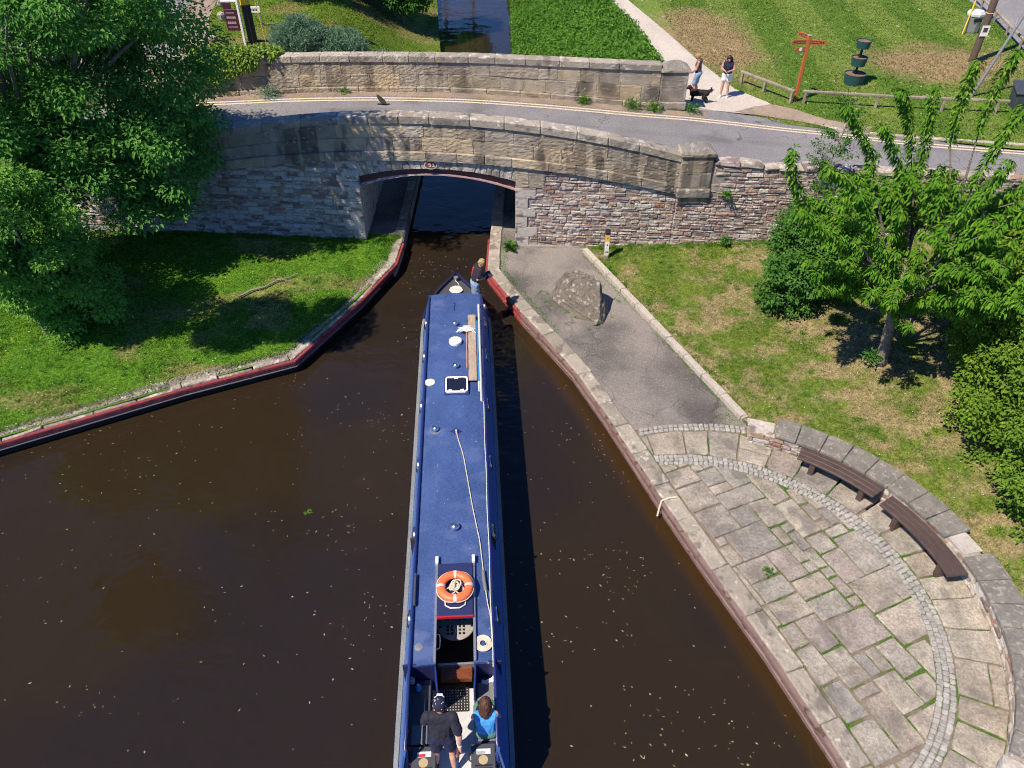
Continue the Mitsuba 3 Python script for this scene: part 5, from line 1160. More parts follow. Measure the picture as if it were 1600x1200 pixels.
# stacked planter
pt = thing('planter_tower', 'three dark green flower tubs stacked on one stem on the mown field', 'planter')
X, Y = 14.45, 33.5
for z, R_, hh, mt_ in ((2.5, .44, .46, 'm_greenplastic'), (3.28, .33, .34, 'm_greenplastic'), (3.98, .30, .30, 'm_greenplastic')):
    tb = put(pt+'__tub', lathe([(0, 0), (R_*.82, 0), (R_*.98, hh*.9), (R_*1.02, hh), (R_*.95, hh), (R_*.93, hh-.05)], 28, (X, Y, z)), mt_, 35); put(tb+'__soil', lathe([(R_*.94, hh-.05), (R_*.5, hh-.03), (0, hh-.04)], 24, (X, Y, z)), 'm_soil')
put(pt+'__stem', tube([(X, Y, 2.9), (X, Y, 4.0)], .05, 10), 'm_black', True)
# low rail fences
def fence(label, pts, posts, z=2.5, hh=.56, group=None):
    f = thing('rail_fence', label, 'fence'); L = Line(pts)
    for i in range(len(pts)-1):
        t0, t1 = L.l[i]+.02, L.l[i+1]-.02; n = max(1, round((t1-t0)/2.2))
        for j in range(n):
            a, b = t0+(t1-t0)*j/n+.006, t0+(t1-t0)*(j+1)/n-.006; V, F = bev(a, b, -.055, .055, z+hh-.10, z+hh, .02); put(f+'__rail', (L.map(V), F), 'm_wood', uv=uvr(rng))
    for t in posts: V, F = bev(t-.05, t+.05, -.05, .05, z-.2, z+hh-.103, .012); put(f+'__post', (L.map(V), F), 'm_wood', uv=uvr(rng))
fence('grey rail fence running from the gravel path to the fingerpost', [(9.62, 33.6), (11.26, 31.12)], (.15, 1.4, 2.82))
fence('grey rail fence from the fingerpost along the road verge', [(11.55, 31.22), (15.0, 30.62), (19.3, 30.1)], (.15, 2.9, 5.4, 7.4))
fence('rail fence along the edge of the car park', [(25.6, 47.5), (24.7, 42.5), (23.75, 38.0), (24.2, 34.2)], (.3, 2.6, 5.0, 7.3, 9.6, 11.6, 13))
# litter bin, pole with notice, lamp post, stays
bn = thing('litter_bin', 'round silver grey litter bin with pale lid beside the wooden pole', 'bin')
X, Y = 22.75, 40.9; put(bn+'__body', lathe([(0, 0), (.33, 0), (.36, .1), (.38, .78), (.36, .82)], 8, (X, Y, 2.5)), 'm_galv'); put(bn+'__lid', lathe([(.42, .80), (.43, .90), (.33, 1.02), (.15, 1.06), (0, 1.07)], 8, (X, Y, 2.5)), 'm_lidgrey'); put(bn+'__slot', bev(X-.2, X+.2, Y-.40, Y-.34, 3.08, 3.24, .02), 'm_black'); mat('m_lidgrey', (.52, .56, .58), .5)
pl = thing('utility_pole', 'brown wooden pole with a white notice on the field', 'pole')
X, Y = 20.75, 36.3; put(pl+'__shaft', tube([(X, Y, 2.2), (X+.05, Y, 7), (X+.08, Y, 11.5)], [.16, .145, .12], 14), 'm_pole', True)
put(pl+'__notice', bev(X-.17, X+.17, Y-.19, Y-.17, 3.68, 4.12, .004), 'm_white_paint'); put(pl+'__notice__picture', bev(X-.10, X+.10, Y-.194, Y-.190, 3.84, 4.03, .001), 'm_darkgrey'); put(pl+'__band', torus(.152, .02, 20, 6, (X+.02, Y, 4.6)), 'm_yellow', True)
lp = thing('lamp_post', 'slim leaning galvanised post behind the cherry tree', 'post')
put(lp+'__shaft', tube([(18.75, 32.0, 2.3), (19.75, 32.0, 6.0), (20.6, 32.0, 9.2)], [.06, .055, .05], 12), 'm_galv', True)
gy = thing('stay_wire', 'yellow sleeved stay wire left of the litter bin', 'wire')
put(gy+'__sleeve', tube([(22.16, 40.44, 2.45), (22.5, 40.9, 3.99), (23.1, 41.6, 6.6)], .035, 8), 'm_yellow', True)
b2 = thing('grit_bin', 'dark slate coloured bin with sloped lid at the end of the verge fence', 'bin')
X, Y = 20.3, 30.75; V, F = bev(X-.55, X+.55, Y-.40, Y+.40, 2.4, 3.30, .05); V = V.copy(); s = V[:, 2] > 3.1; V[s, 2] += (V[s, 1]-Y)*.25; V[:, 0] = X+(V[:, 0]-X)*(.88+.12*(V[:, 2]-2.4)/.9); put(b2+'__body', (rotz(V-[X, Y, 0], -.2, (X, Y, 0)), F), 'm_slate')
V, F = bev(X-.60, X+.60, Y-.45, Y+.45, 3.24, 3.33, .03); V = V.copy(); V[:, 2] += (V[:, 1]-Y)*.25; put(b2+'__lid', (rotz(V-[X, Y, 0], -.2, (X, Y, 0)), F), 'm_slate'); mat('m_slate', (.045, .055, .075), .5)
# left verge: telegraph pole, hanging board, street name sign, kerb stones
dp = thing('utility_pole', 'thick dark pole with yellow band beyond the ivy', 'pole')
X, Y = -12.0, 37.9; put(dp+'__shaft', tube([(X, Y, 2.5), (X-.06, Y, 6.5), (X-.1, Y, 10.5)], [.21, .20, .18], 14), 'm_tar', True); put(dp+'__band', tube([(X-.04, Y, 4.55), (X-.04, Y, 5.2)], .215, 14), 'm_yellow', True); mat('m_tar', (.018, .018, .022), .6)
hb = thing('hanging_sign', 'dark maroon sign board hung from a white post beyond the ivy', 'sign')
X, Y = -12.28, 37.55; put(hb+'__post', bev(X-.05, X+.05, Y-.05, Y+.05, 2.6, 6.0, .01), 'm_white_paint'); put(hb+'__arm', bev(X-.72, X+.05, Y-.04, Y+.04, 4.72, 4.80, .01), 'm_white_paint')
bd_ = put(hb+'__board', bev(X-.66, X-.08, Y-.03, Y+.03, 3.52, 4.42, .008), 'm_maroon'); put(hb+'__top_board', bev(X-.66, X-.30, Y-.03, Y+.03, 4.44, 4.70, .008), 'm_maroon')
r = np.random.default_rng(6)
for z, hh in ((4.28, .045), (4.08, .10), (3.86, .10), (3.68, .045)):
    x, q = X-.58, []
    while x < X-.20: w = r.uniform(.03, .06)*(1.3 if hh > .05 else .8); q.append(bev(x, min(x+w, X-.16), Y-.036, Y-.031, z-hh/2, z+hh/2, .001)); x += w+.018
    put(bd_+'__lettering', cat_(q), 'm_paleletter', kind='stuff')
mat('m_paleletter', (.38, .30, .34), .6)
ss2 = thing('street_sign', 'white street name plate on two grey posts beyond the ivy', 'sign')
X, Y = -12.55, 40.5; put(ss2+'__plate', bev(X-.42, X+.36, Y-.02, Y+.02, 3.52, 3.80, .006), 'm_white_paint')
for dx in (-.36, .30): put(ss2+'__post', bev(X+dx-.03, X+dx+.03, Y+.02, Y+.08, 2.7, 3.98, .006), 'm_galv')
q, x = [], X-.32
while x < X+.22: w = r.uniform(.04, .06); q.append(bev(x, x+w, Y-.026, Y-.021, 3.60, 3.71, .001)); x += w+.02
put(ss2+'__lettering', cat_(q), 'm_darkgrey', kind='stuff')
gw = thing('stay_wire', 'thin yellow stay wire over the glaucous bushes', 'wire'); put(gw+'__strand', tube([(-11.2, 37.2, 2.8), (-11.45, 37.5, 5.0), (-11.8, 37.8, 8.2)], .014, 6), 'm_yellow', True)
for (x, y, R_), lab in zip(((-14.5, 41.6, .22), (-13.9, 38.2, .17), (-15.3, 44.3, .2)), ('grey stone block on the grass edge of the side lane beside the street sign', 'upright dark slab stone on the lane verge nearest the ivy', 'small pale stone at the top edge of the lane verge')):
    k = thing('verge_stone', lab, 'stone'); V, F = bev(-R_, R_, -R_*.8, R_*.8, 0, R_*1.7, R_*.4, R_*.2, rng); put(k+'__block', (rotz(V, rng.uniform(0, 3), (x, y, 2.85)), F), 'm_coping', uv=(.4, .4))
k = thing('roadside_kerb', 'stone kerb along the road verge right of the gravel path', 'kerb'); KL2 = Line([(11.6, 28.95), (12.6, 28.2), (14.6, 27.75), (18, 27.1), (24, 26.2)]); t = .1
while t < 12: V, F = bev(t+.01, t+.88, -.02, .16, 2.3, 2.57, .015, .006, rng); put(k+'__kerb_stone', (KL2.map(V), F), 'm_coping', uv=uvr(rng)); t += .9
br2 = thing('fallen_branch', 'bare fallen branch lying on the shaded left grass bank', 'branch')
put(br2+'__limb', tube([(-8.5, 20.3, .50), (-8.2, 20.65, .52), (-7.85, 20.85, .50), (-7.5, 21.25, .53), (-7.2, 21.4, .50), (-6.95, 21.65, .52)], [.03, .034, .03, .027, .022, .014], 8), 'm_wood', True)
put(br2+'__twig', tube([(-7.5, 21.25, .53), (-7.3, 21.2, .56), (-7.1, 21.22, .52)], [.017, .014, .008], 6), 'm_wood', True)
# ---------------------------------------------------------------- plants
vr = np.random.default_rng(77)
def clumps(envs, spacing, r):
    """clump centres over and inside a union of ellipsoids (centre, radii)"""
    out = []
    for c, R_ in envs:
        c, R_ = np.array(c), np.array(R_); n = int(4*np.pi*np.mean(R_)**2/spacing**2*1.15)+1
        d = rdir(n, r); rad = r.uniform(.45, 1.0, n)**.6; out.append(c+d*R_*rad[:, None])
    return np.vstack(out)
def foliage(cs, rc, per, L, W, r, flat=.7, out_c=None, droop=.3, up=.5):
    n = len(cs)*per; C_ = np.repeat(cs, per, 0); d = rdir(n, r); rad = (r.random(n)**.45)[:, None]*np.repeat(r.uniform(.65, 1.25, (len(cs), 1)), per, 0)
    P0 = C_+d*rad*rc*np.array([1, 1, flat]); D = d*.7+rdir(n, r)*.6+np.array([0, 0, -droop]); N = rdir(n, r)*.7+d*.4+np.array([0, 0, up])
    V, F, uv = leaves(P0, D, N, L*r.uniform(.7, 1.25, n), W*r.uniform(.8, 1.2, n), .25, .1, r)
    uv[:, 0] = np.clip(.45*uv[:, 0]+.55*np.repeat(r.random(len(cs)), per*4), 0, 1); return V, F, uv
def limbs(base, cs, r0, k, r, nsub=24, fork=None, tip=.012):
    """a tapered trunk and limbs that end in the clumps"""
    out = []; fork = np.array(fork); out.append(tube([base, (np.array(base)*.55+fork*.45)+r.normal(0, .05, 3), fork], [r0, r0*.82, r0*.7], 12))
    for c in cs[r.permutation(len(cs))[:nsub]]:
        v = c-fork; m1 = fork+v*.35+np.array([0, 0, .10*np.linalg.norm(v)])+r.normal(0, .06*np.linalg.norm(v), 3); m2 = fork+v*.7+np.array([0, 0, .08*np.linalg.norm(v)])+r.normal(0, .05*np.linalg.norm(v), 3)
        u = np.linspace(0, 1, 9); pts = np.array([(1-t)**3*fork+3*t*(1-t)**2*m1+3*t*t*(1-t)*m2+t**3*c for t in u]); out.append(tube(pts, np.linspace(r0*.38, tip, 9), 7, False))
    return out
def plant(base, label, cat, leafm, leafmesh, wood=None, crown='crown', group=None):
    k = thing(base, label, cat, group)
    if wood: put(k+'__trunk', wood[0], 'm_bark', True); 
    if wood and len(wood) > 1: put(k+'__limbs', cat_(wood[1:]), 'm_bark', True)
    V, F, uv = leafmesh; put(k+'__'+crown, (V, F), leafm, uv=uv); return k
# big ash on the left
r = np.random.default_rng(101)
envs = [((-14.0, 22.9, 6.9), (3.4, 3.4, 3.3)), ((-12.4, 23.6, 6.2), (2.6, 2.4, 2.8)), ((-10.7, 23.4, 3.6), (1.7, 1.7, 1.9)), ((-14.6, 21.2, 4.0), (2.2, 1.8, 2.0)), ((-12.8, 21.6, 3.2), (2.0, 1.7, 1.7)), ((-11.2, 22.2, 8.9), (2.5, 2.3, 2.1)), ((-10.3, 22.9, 6.9), (1.6, 1.6, 1.7)), ((-10.2, 22.6, 5.0), (1.3, 1.3, 1.3)), ((-10.0, 20.9, 11.4), (1.7, 1.6, 1.2))]
cs = clumps(envs, 1.12, r); cs = cs[cs[:, 2] > 1.35]; cs = cs[~((cs[:, 1] > 22.8) & (cs[:, 2] < 3.2) & (cs[:, 0] > -9.6))]; cs = cs[(cs[:, 0] > -25)]
cs = cs[r.random(len(cs)) < .76]
fo = foliage(cs, .82, 280, .155, .088, r, .52, droop=.15, up=1.8)
plant('ash_tree', 'large dark green ash tree filling the left of the picture before the bridge', 'tree', 'm_ash', fo, limbs((-15.2, 23.2, .3), cs, .32, 0, r, 60, (-14.7, 23.2, 3.0)))
r = np.random.default_rng(102)
cs2 = clumps([((-13.0, 17.9, 4.3), (1.6, 1.3, 1.5)), ((-12.8, 18.4, 2.9), (1.3, 1.1, 1.2)), ((-12.7, 18.8, 1.5), (1.3, .9, 1.0)), ((-12.5, 15.5, 8.7), (1.5, 1.3, 1.1)), ((-10.9, 15.2, 9.6), (1.0, .9, .7))], .66, r); cs2 = cs2[cs2[:, 2] > .75]
plant('ash_tree', 'paler green leafy tree at the left edge in front of the big dark ash', 'tree', 'm_ash_pale', foliage(cs2, .52, 280, .12, .070, r, .6, droop=.15, up=1.8), limbs((-13.6, 18.5, .3), cs2, .10, 0, r, 24, (-13.6, 18.4, 1.5)))
# cherry: shoots with hanging leaves
r = np.random.default_rng(103)
ch = thing('cherry_tree', 'cherry tree with long drooping leaves on the dry lawn', 'tree')
put(ch+'__trunk', tube([(9.95, 16.51, .85), (9.96, 16.5, 1.1), (9.88, 16.5, 1.7), (9.82, 16.5, 2.25), (9.80, 16.5, 2.75)], [.20, .155, .135, .13, .14], 12), 'm_bark', True)
fork = np.array([9.80, 16.5, 2.70]); shoots = []
EXP = [[(7.41, 17.2, 7.63), (8.02, 17.45, 6.94), (8.69, 17.7, 6.14)], [(8.05, 16.6, 7.43), (8.69, 16.85, 6.67), (9.42, 17.1, 5.6)], [(8.81, 17.8, 7.77), (9.36, 18.05, 6.93), (9.99, 18.3, 5.53)], [(9.34, 17.4, 8.02), (9.65, 17.65, 6.94), (9.95, 17.9, 5.88)], [(9.82, 16.9, 8.68), (9.9, 17.15, 7.86), (10.16, 17.4, 6.66)], [(10.26, 16.4, 9.03), (10.25, 16.65, 8.3), (10.4, 16.9, 7.17)], [(6.02, 16.0, 7.15), (6.39, 16.25, 6.18), (7.3, 16.5, 5.17)], [(6.48, 15.2, 7.08), (7.06, 15.45, 6.71), (8.0, 15.7, 6.14)], [(10.43, 15.8, 8.15), (10.4, 16.05, 7.23), (10.37, 16.3, 6.15)], [(5.94, 14.6, 6.4), (6.7, 14.85, 5.82), (7.78, 15.1, 5.21)], [(9.98, 14.8, 7.42), (9.9, 15.05, 6.61), (9.6, 15.3, 5.89)], [(10.42, 14.4, 6.51), (10.11, 14.65, 5.93), (9.49, 14.9, 5.32)], [(7.15, 14.9, 6.68), (7.76, 15.15, 5.81), (8.6, 15.4, 4.53)]]
limb_t = []
for tp, md, bs in EXP: shoots.append([np.array(bs), np.array(md), np.array(tp)])
for az, el, L in ((2.7, .75, 2.6), (2.1, .8, 2.7), (1.3, .95, 2.6), (.6, .8, 2.6), (-.2, .75, 2.8), (-1.2, .7, 2.6), (-2.2, .7, 2.6), (3.4, .6, 2.4), (.1, 1.1, 3.0), (-.7, .5, 2.4)):
    d = np.array([math.cos(az)*math.cos(el), math.sin(az)*math.cos(el), math.sin(el)]); e = fork+d*L; m_ = fork+d*L*.5+np.array([0, 0, .15])+r.normal(0, .08, 3); limb_t.append([fork, m_, e])
    for j in range(17):
        t = r.uniform(.38, 1.0); b = fork+d*L*t+r.normal(0, .15, 3); dd = d*.35+np.array([math.cos(az+r.normal(0, .8)), math.sin(az+r.normal(0, .8)), r.uniform(-.05, 1.3)])*.75; dd /= np.linalg.norm(dd); l = r.uniform(.7, 1.5)
        shoots.append([b, b+dd*l*.5+r.normal(0, .05, 3), b+dd*l+np.array([0, 0, -.12*l*(1.2-dd[2])])])
for _ in range(120):
    d = rdir(1, r)[0]; d[2] = abs(d[2])*.9-.25; q = np.array([9.75, 16.4, 4.7])+d*np.array([2.9, 2.5, 2.3])*r.uniform(.35, .95); q[2] = max(q[2], 4.1-.5*abs(q[0]-9.75)); dd = d*np.array([1, 1, .6])+np.array([0, 0, r.uniform(.1, .9)])+rdir(1, r)[0]*.35; dd /= np.linalg.norm(dd); l = r.uniform(.6, 1.2)
    shoots.append([q-dd*l*.3, q+dd*l*.25, q+dd*l*.7-np.array([0, 0, .12*l])])
for s in shoots[:13]: 
    ml = min(limb_t[:10], key=lambda l: np.linalg.norm(l[1]*.5+l[2]*.5-s[0])); o = ml[0]*.12+ml[1]*.76+ml[2]*.12; limb_t.append([o, o*.5+s[0]*.5+r.normal(0, .06, 3)-np.array([0, 0, .12]), s[0]])
put(ch+'__limbs', cat_([tube(PchipInterpolator([0, .5, 1], np.array(l))(np.linspace(0, 1, 10)), np.linspace(.062, .014, 10), 8, False) for l in limb_t]), 'm_bark', True)
put(ch+'__twigs', cat_([tube(PchipInterpolator([0, .5, 1], np.array(l))(np.linspace(0, 1, 7)), np.linspace(.018, .005, 7), 5, False) for l in shoots]), 'm_bark', True)
LP, LD, LN, LL_ = [], [], [], []
for i, s in enumerate(shoots):
    f = PchipInterpolator([0, .5, 1], np.array(s)); L = np.linalg.norm(s[2]-s[0]); n = int(L*(190 if i < 13 else 140)); t = np.sort(np.r_[r.uniform(0 if i < 13 else .1, 1, n), np.full(7, 1.0)]); n += 7; ax = (s[2]-s[0])/L
    p = f(t); u = rdir(n, r); u -= ax*(u@ax)[:, None]; u /= np.linalg.norm(u, axis=1, keepdims=True)
    LP.append(p+u*r.uniform(.01, .10, n)[:, None]); LD.append(u*.75+ax*.35+np.array([0, 0, -.85])+rdir(n, r)*.38); LN.append(u*.6+np.array([0, 0, .8])+rdir(n, r)*.2); LL_.append(r.uniform(.09, .175, n))
LP, LD, LN, LL_ = (np.concatenate(a) for a in (LP, LD, LN, LL_)); D = LD/np.linalg.norm(LD, axis=1, keepdims=True); S = np.cross(D, LN); S /= np.linalg.norm(S, axis=1, keepdims=True); N = np.cross(S, D)
Lc, Wc = LL_[:, None], (LL_*.33)[:, None]; dn = np.array([0, 0, -1.])
rows = [LP, LP+D*Lc*.3+S*Wc*.42+N*Wc*.22, LP+D*Lc*.62+S*Wc*.46+N*Wc*.20+dn*Lc*.05, LP+D*Lc*.95+dn*Lc*.16, LP+D*Lc*.62-S*Wc*.46+N*Wc*.20+dn*Lc*.05, LP+D*Lc*.3-S*Wc*.42+N*Wc*.22, LP+D*Lc*.33, LP+D*Lc*.64+dn*Lc*.05]
LV = np.stack(rows, 1); LF = np.array([[0, 1, 6], [0, 6, 5], [1, 2, 7], [1, 7, 6], [6, 7, 4], [6, 4, 5], [2, 3, 7], [7, 3, 4]])
big = np.argsort(-(LL_*(1+.4*(LP[:, 2] > 5.5)*(np.arange(len(LL_)) < 1600))))[:300]; uvs = r.random((len(LV), 2)); crown = ch+'__crown'
mask = np.ones(len(LV), bool); mask[big] = False; Vr = LV[mask]; m_ = len(Vr)
put(crown, (Vr.reshape(-1, 3), (np.arange(m_)[:, None, None]*8+LF[None]).reshape(-1, 3)), 'm_cherry', uv=np.repeat(uvs[mask], 8, 0), kind='stuff')
for i in big: put(crown+'__leaf', (LV[i], LF), 'm_cherry', uv=tuple(uvs[i]))
# hedge-like bush, shrub, sapling
r = np.random.default_rng(104)
envs = [((12.7, 15.4, 2.9), (1.7, 1.6, 2.2)), ((13.2, 16.2, 4.0), (1.5, 1.4, 1.3)), ((13.4, 16.9, 5.0), (1.3, 1.3, 1.2)), ((12.3, 14.7, 3.5), (1.1, 1.2, 1.2)), ((12.7, 15.6, 4.3), (1.4, 1.4, 1.4)), ((12.1, 13.4, 2.2), (1.75, 1.7, 1.7)), ((12.1, 11.2, 1.7), (1.6, 1.3, 1.2)), ((13.6, 14.0, 3.2), (2.0, 2.4, 1.9)), ((13.6, 17.2, 2.8), (1.6, 1.5, 1.9))]
cs = clumps(envs, .36, r); cs = cs+r.normal(0, .16, cs.shape); cs = cs[cs[:, 2] > .75]; cs = cs[r.random(len(cs)) < .85]; plant('hornbeam_bush', 'dense yellow green bush along the right edge of the lawn', 'bush', 'm_hedge', foliage(cs, .31, 85, .10, .065, r, .55, droop=.2, up=1.4), limbs((12.4, 13.6, .6), cs, .12, 0, r, 30, (12.4, 13.6, 1.2)))
r = np.random.default_rng(105)
cs = clumps([((8.05, 19.2, 1.65), (.85, .75, .85)), ((8.8, 20.6, 2.2), (1.0, .9, 1.4)), ((9.7, 20.4, 1.9), (1.0, .9, 1.0))], .34, r); cs = cs+r.normal(0, .13, cs.shape); cs = cs[cs[:, 2] > .75]
plant('shrub', 'dark glossy shrub at the foot of the rubble wing wall', 'shrub', 'm_shrub', foliage(cs, .28, 62, .105, .072, r, .65, droop=.2, up=1.3), limbs((8.5, 20.0, .8), cs, .05, 0, r, 26, (8.5, 20.0, 1.2)))
r = np.random.default_rng(106)
sp_ = thing('sapling', 'thin sparse sapling rising in front of the rubble wall over the road', 'tree')
st = [(9.2, 22.2, .95), (9.35, 22.25, 2.3), (9.55, 22.3, 3.6), (9.75, 22.4, 4.6), (9.95, 22.5, 5.9)]; put(sp_+'__trunk', tube(st, [.035, .03, .025, .018, .008], 7), 'm_bark', True)
ctr = [(np.array(st[i])*(1-t)+np.array(st[i+1])*t) for i in (1, 2, 3) for t in np.linspace(0, 1, 9)]; tw, tips = [], []
for c in ctr:
    for _ in range(2):
        d = rdir(1, r)[0]*np.array([1, .8, .6])+[0, 0, .25]; L = r.uniform(.25, .75); e = c+d*L; tw.append(tube([c, c+d*L*.5+r.normal(0, .03, 3), e], [.009, .006, .003], 5, False)); tips += [c+d*L*t for t in (.6, .85, 1.0)]
put(sp_+'__twigs', cat_(tw), 'm_bark', True); V, F, uv = foliage(np.array(tips), .12, 13, .075, .055, r, .8); put(sp_+'__crown', (V, F), 'm_shrub', uv=uv)
# plants behind the far parapet
r = np.random.default_rng(107)
for c, R_, lab in (((-9.4, 36.4, 3.25), (1.35, 1.1, 1.0), 'largest blue green bush behind the far parapet beside the ivy'), ((-7.7, 36.4, 2.95), (1.1, 1.0, .9), 'blue green bush in the middle of the row behind the far parapet'), ((-5.75, 36.3, 2.2), (.85, .8, .7), 'smallest blue green bush nearest the canal behind the far parapet')):
    cs = clumps([(c, R_)], .34, r); plant('glaucous_bush', lab, 'bush', 'm_glaucous', foliage(cs, .30, 75, .20, .042, r, .9, droop=-.45, up=.2))
g_ = r.uniform(0, 1, (260, 2)); cs = np.c_[-11.9+3.2*g_[:, 0], 29.85+.75*g_[:, 1], zcf(-11.9+3.2*g_[:, 0])+r.uniform(-.05, .22, 260)-.9*np.clip(g_[:, 0]-.9, 0, 1)]
dr_ = r.uniform(0, 1, (150, 2)); cs = np.vstack([cs, np.c_[-11.9+2.3*dr_[:, 0]**1.2, np.full(150, 29.82), zcf(-11.5)-1.1*dr_[:, 1]*(1-.75*dr_[:, 0])]])
plant('ivy', 'mound of yellow green ivy over the left end of the far parapet', 'ivy', 'm_ivy', foliage(cs, .16, 22, .11, .10, r, .8, droop=.5, up=.5), crown='leaf_mass')
n = 52000; y = 31.2+28*r.random(n)**1.1; t = r.random(n); xa, xb_ = xr(y)+.05, np.interp(y, [31, 36.5, 41, 47, 55, 62], [6.6, 6.65, 6.25, 5.25, 3.8, 2.2]); x = xa+(xb_-xa)*t
z = z_far_r(x, y)+.25+.55*meshkit.fbm(np.c_[x*.9, y*.9, 0*x], 3, 4)*np.clip((xb_-x)/.8, .25, 1)*np.clip((x-xa)/.4, .4, 1)+r.uniform(-.22, .05, n)
k = thing('nettles', 'bed of rank green nettles between canal and gravel path', 'nettles', kind='stuff'); labels[k]['kind'] = 'stuff'
V, F, uv = leaves(np.c_[x, y, z], rdir(n, r)+[0, -.2, -.1], rdir(n, r)*.55+[0, 0, 1.], r.uniform(.12, .22, n), r.uniform(.07, .12, n), .2, .25, r); put(k, (V, F), 'm_nettle', uv=uv, exact=True)
def weed(x, y, z, R_, n, m_='m_weed', L=.11, lab=None, seed=1):
    r = np.random.default_rng(seed); a = r.uniform(0, 2*np.pi, n); e = r.uniform(.2, 1.4, n); d = np.c_[np.cos(a)*np.cos(e), np.sin(a)*np.cos(e), np.sin(e)]; rad = r.random(n)**.7*R_
    V, F, uv = leaves(np.array([x, y, z])+d*rad[:, None]*np.array([1, 1, .9]), d+rdir(n, r)*.5-[0, 0, .3], d*.3+[0, 0, 1.], L*r.uniform(.6, 1.3, n), L*.45, .2, .2, r)
    k = thing('weed', lab, 'weed'); put(k+'__leaf_mass', (V, F), m_, uv=uv, kind='stuff')
weed(-.05, 23.35, .43, .26, 160, lab='tuft of weeds by the foot of the right bridge jamb', seed=1)
weed(-9.15, 29.6, float(zr(-9.1)), .48, 240, 'm_glaucous', lab='grey green weed below the ivy on the footway', seed=2)
weed(2.75, 29.7, float(zr(2.7)), .30, 170, lab='leftmost bright weed at the foot of the far parapet', seed=3)
weed(4.6, 29.65, float(zr(4.6)), .42, 240, 'm_shrub', lab='darker weed clump at the foot of the far parapet left of its pillar', seed=4)
weed(5.45, 29.6, float(zr(5.4)), .36, 200, lab='weed clump tight against the far pillar', seed=5)
weed(6.95, 29.75, 2.62, .46, 280, 'm_weed', lab='leafy weeds right of the far pillar by the dog', seed=6)
weed(-6.35, 29.75, float(zr(-6.3)), .22, 60, 'm_weed', lab='small lone weed at the foot of the far parapet left of the crow', seed=7)
weed(5.36, 10.25-.3, .47, .13, 70, lab='small bright weed in a joint by the terrace coping', L=.06, seed=8)
weed(7.05, 22.75, 1.0, .25, 110, 'm_shrub', lab='weed on the face of the rubble wing wall', seed=9)
weed(6.85, 22.9, 2.6, .18, 70, lab='small green plant growing high on the rubble wing wall', seed=10)
weed(9.6, 16.4, 1.1, .3, 160, lab='dark grass tuft round the cherry trunk', m_='m_shrub', seed=11)
# trees at and beyond the top edge of the frame
r = np.random.default_rng(108)
cs = clumps([((-5.9, 47.6, 3.3), (1.6, 1.5, 1.6)), ((-7.6, 48.2, 4.2), (1.8, 1.7, 1.6)), ((-5.0, 49.2, 4.6), (1.5, 1.7, 1.5))], .6, r); cs = cs[cs[:, 2] > 1.2]
plant('bank_tree', 'leafy bank tree overhanging the far canal at the top edge', 'tree', 'm_shrub', foliage(cs, .5, 150, .17, .09, r, .65, droop=.4, up=.9), limbs((-6.3, 48.0, 1.0), cs, .16, 0, r, 26, (-6.3, 48.0, 2.2)))
cs = clumps([((-11.6, 45.4, 6.6), (2.4, 2.2, 1.9))], .8, r)
plant('lawn_tree', 'slim trunk tree at the top edge casting shade behind the blue green bushes', 'tree', 'm_ash', foliage(cs, .6, 150, .17, .07, r, .65), limbs((-11.8, 45.2, 2.6), cs, .15, 0, r, 20, (-11.7, 45.3, 4.6)))
for i, (x, y, h_, w_) in enumerate(((-3.6, 79, 13.5, 1.5), (-6.6, 84, 16.0, 2.0), (4.6, 84, 13.0, 1.6), (-13, 82, 14, 3.2), (11, 94, 13, 3.6))):
    zz = np.linspace(.66, 1, 7); cs = np.vstack([clumps([((x, y, h_*t), (w_*(1.5-t)+.1, w_*(1.5-t)+.1, h_*.05))], .9, r) for t in zz])
    plant('far_tree', ['high crowned slender tree mirrored in the far canal', 'taller high crowned tree mirrored in the far canal', 'spreading tree on the right bank of the far canal', 'spreading tree on the left bank of the far canal', 'spreading tree furthest away up the far canal'][i], 'tree', 'm_ash', foliage(cs, .7, 60, .34, .16, r, .7), limbs((x, y, .5), cs, .16, 0, r, 10, (x, y, h_*.62)))
# ---------------------------------------------------------------- grass blades, moss, floating petals
def blades(P_, zf, n, L, seed, W=.010, clip=None, lean=.8):
    r = np.random.default_rng(seed); x0, y0, x1, y1 = P_.bounds; pts = []
    import shapely
    while sum(map(len, pts)) < n:
        q = r.uniform((x0, y0), (x1, y1), (n, 2)); q = q[shapely.contains_xy(P_, q[:, 0], q[:, 1])]; pts.append(q)
    q = np.vstack(pts)[:n]; z = zf(q[:, 0], q[:, 1]); a = r.uniform(0, 2*np.pi, n); d = np.c_[np.cos(a), np.sin(a), np.zeros(n)]; s = np.c_[-d[:, 1], d[:, 0], d[:, 2]]
    l = L*r.uniform(.5, 1.4, n)*(.55+.9*meshkit.fbm(np.c_[q*1.3, 0*z], 2, 3)); w = W*r.uniform(.7, 1.4, n); b = np.c_[q, z-.005]
    V = np.stack([b-s*w[:, None], b+s*w[:, None], b+d*(l*lean*r.uniform(.5, 1.2, n))[:, None]+np.c_[0*l, 0*l, l*.75]], 1).reshape(-1, 3)
    return V, np.arange(3*n).reshape(-1, 3), np.repeat(r.random((n, 2)), 3, 0)
vis_l = P_left.intersection(Polygon([(-16, 11.5), (-2, 11.5), (-2, 25), (-16, 25)])).difference(LineString(LE[1:8]).buffer(.36))
def stuff(base, lab, cat, m, mt): V, F, uv = m; k = thing(base, lab, cat, kind='stuff'); put(k, (V, F), mt, uv=uv, exact=True)
stuff('short_grass', 'short green grass blades on the left canal bank', 'grass', blades(vis_l, z_lawn_l, 170000, .055, 1), 'm_lawn_l')
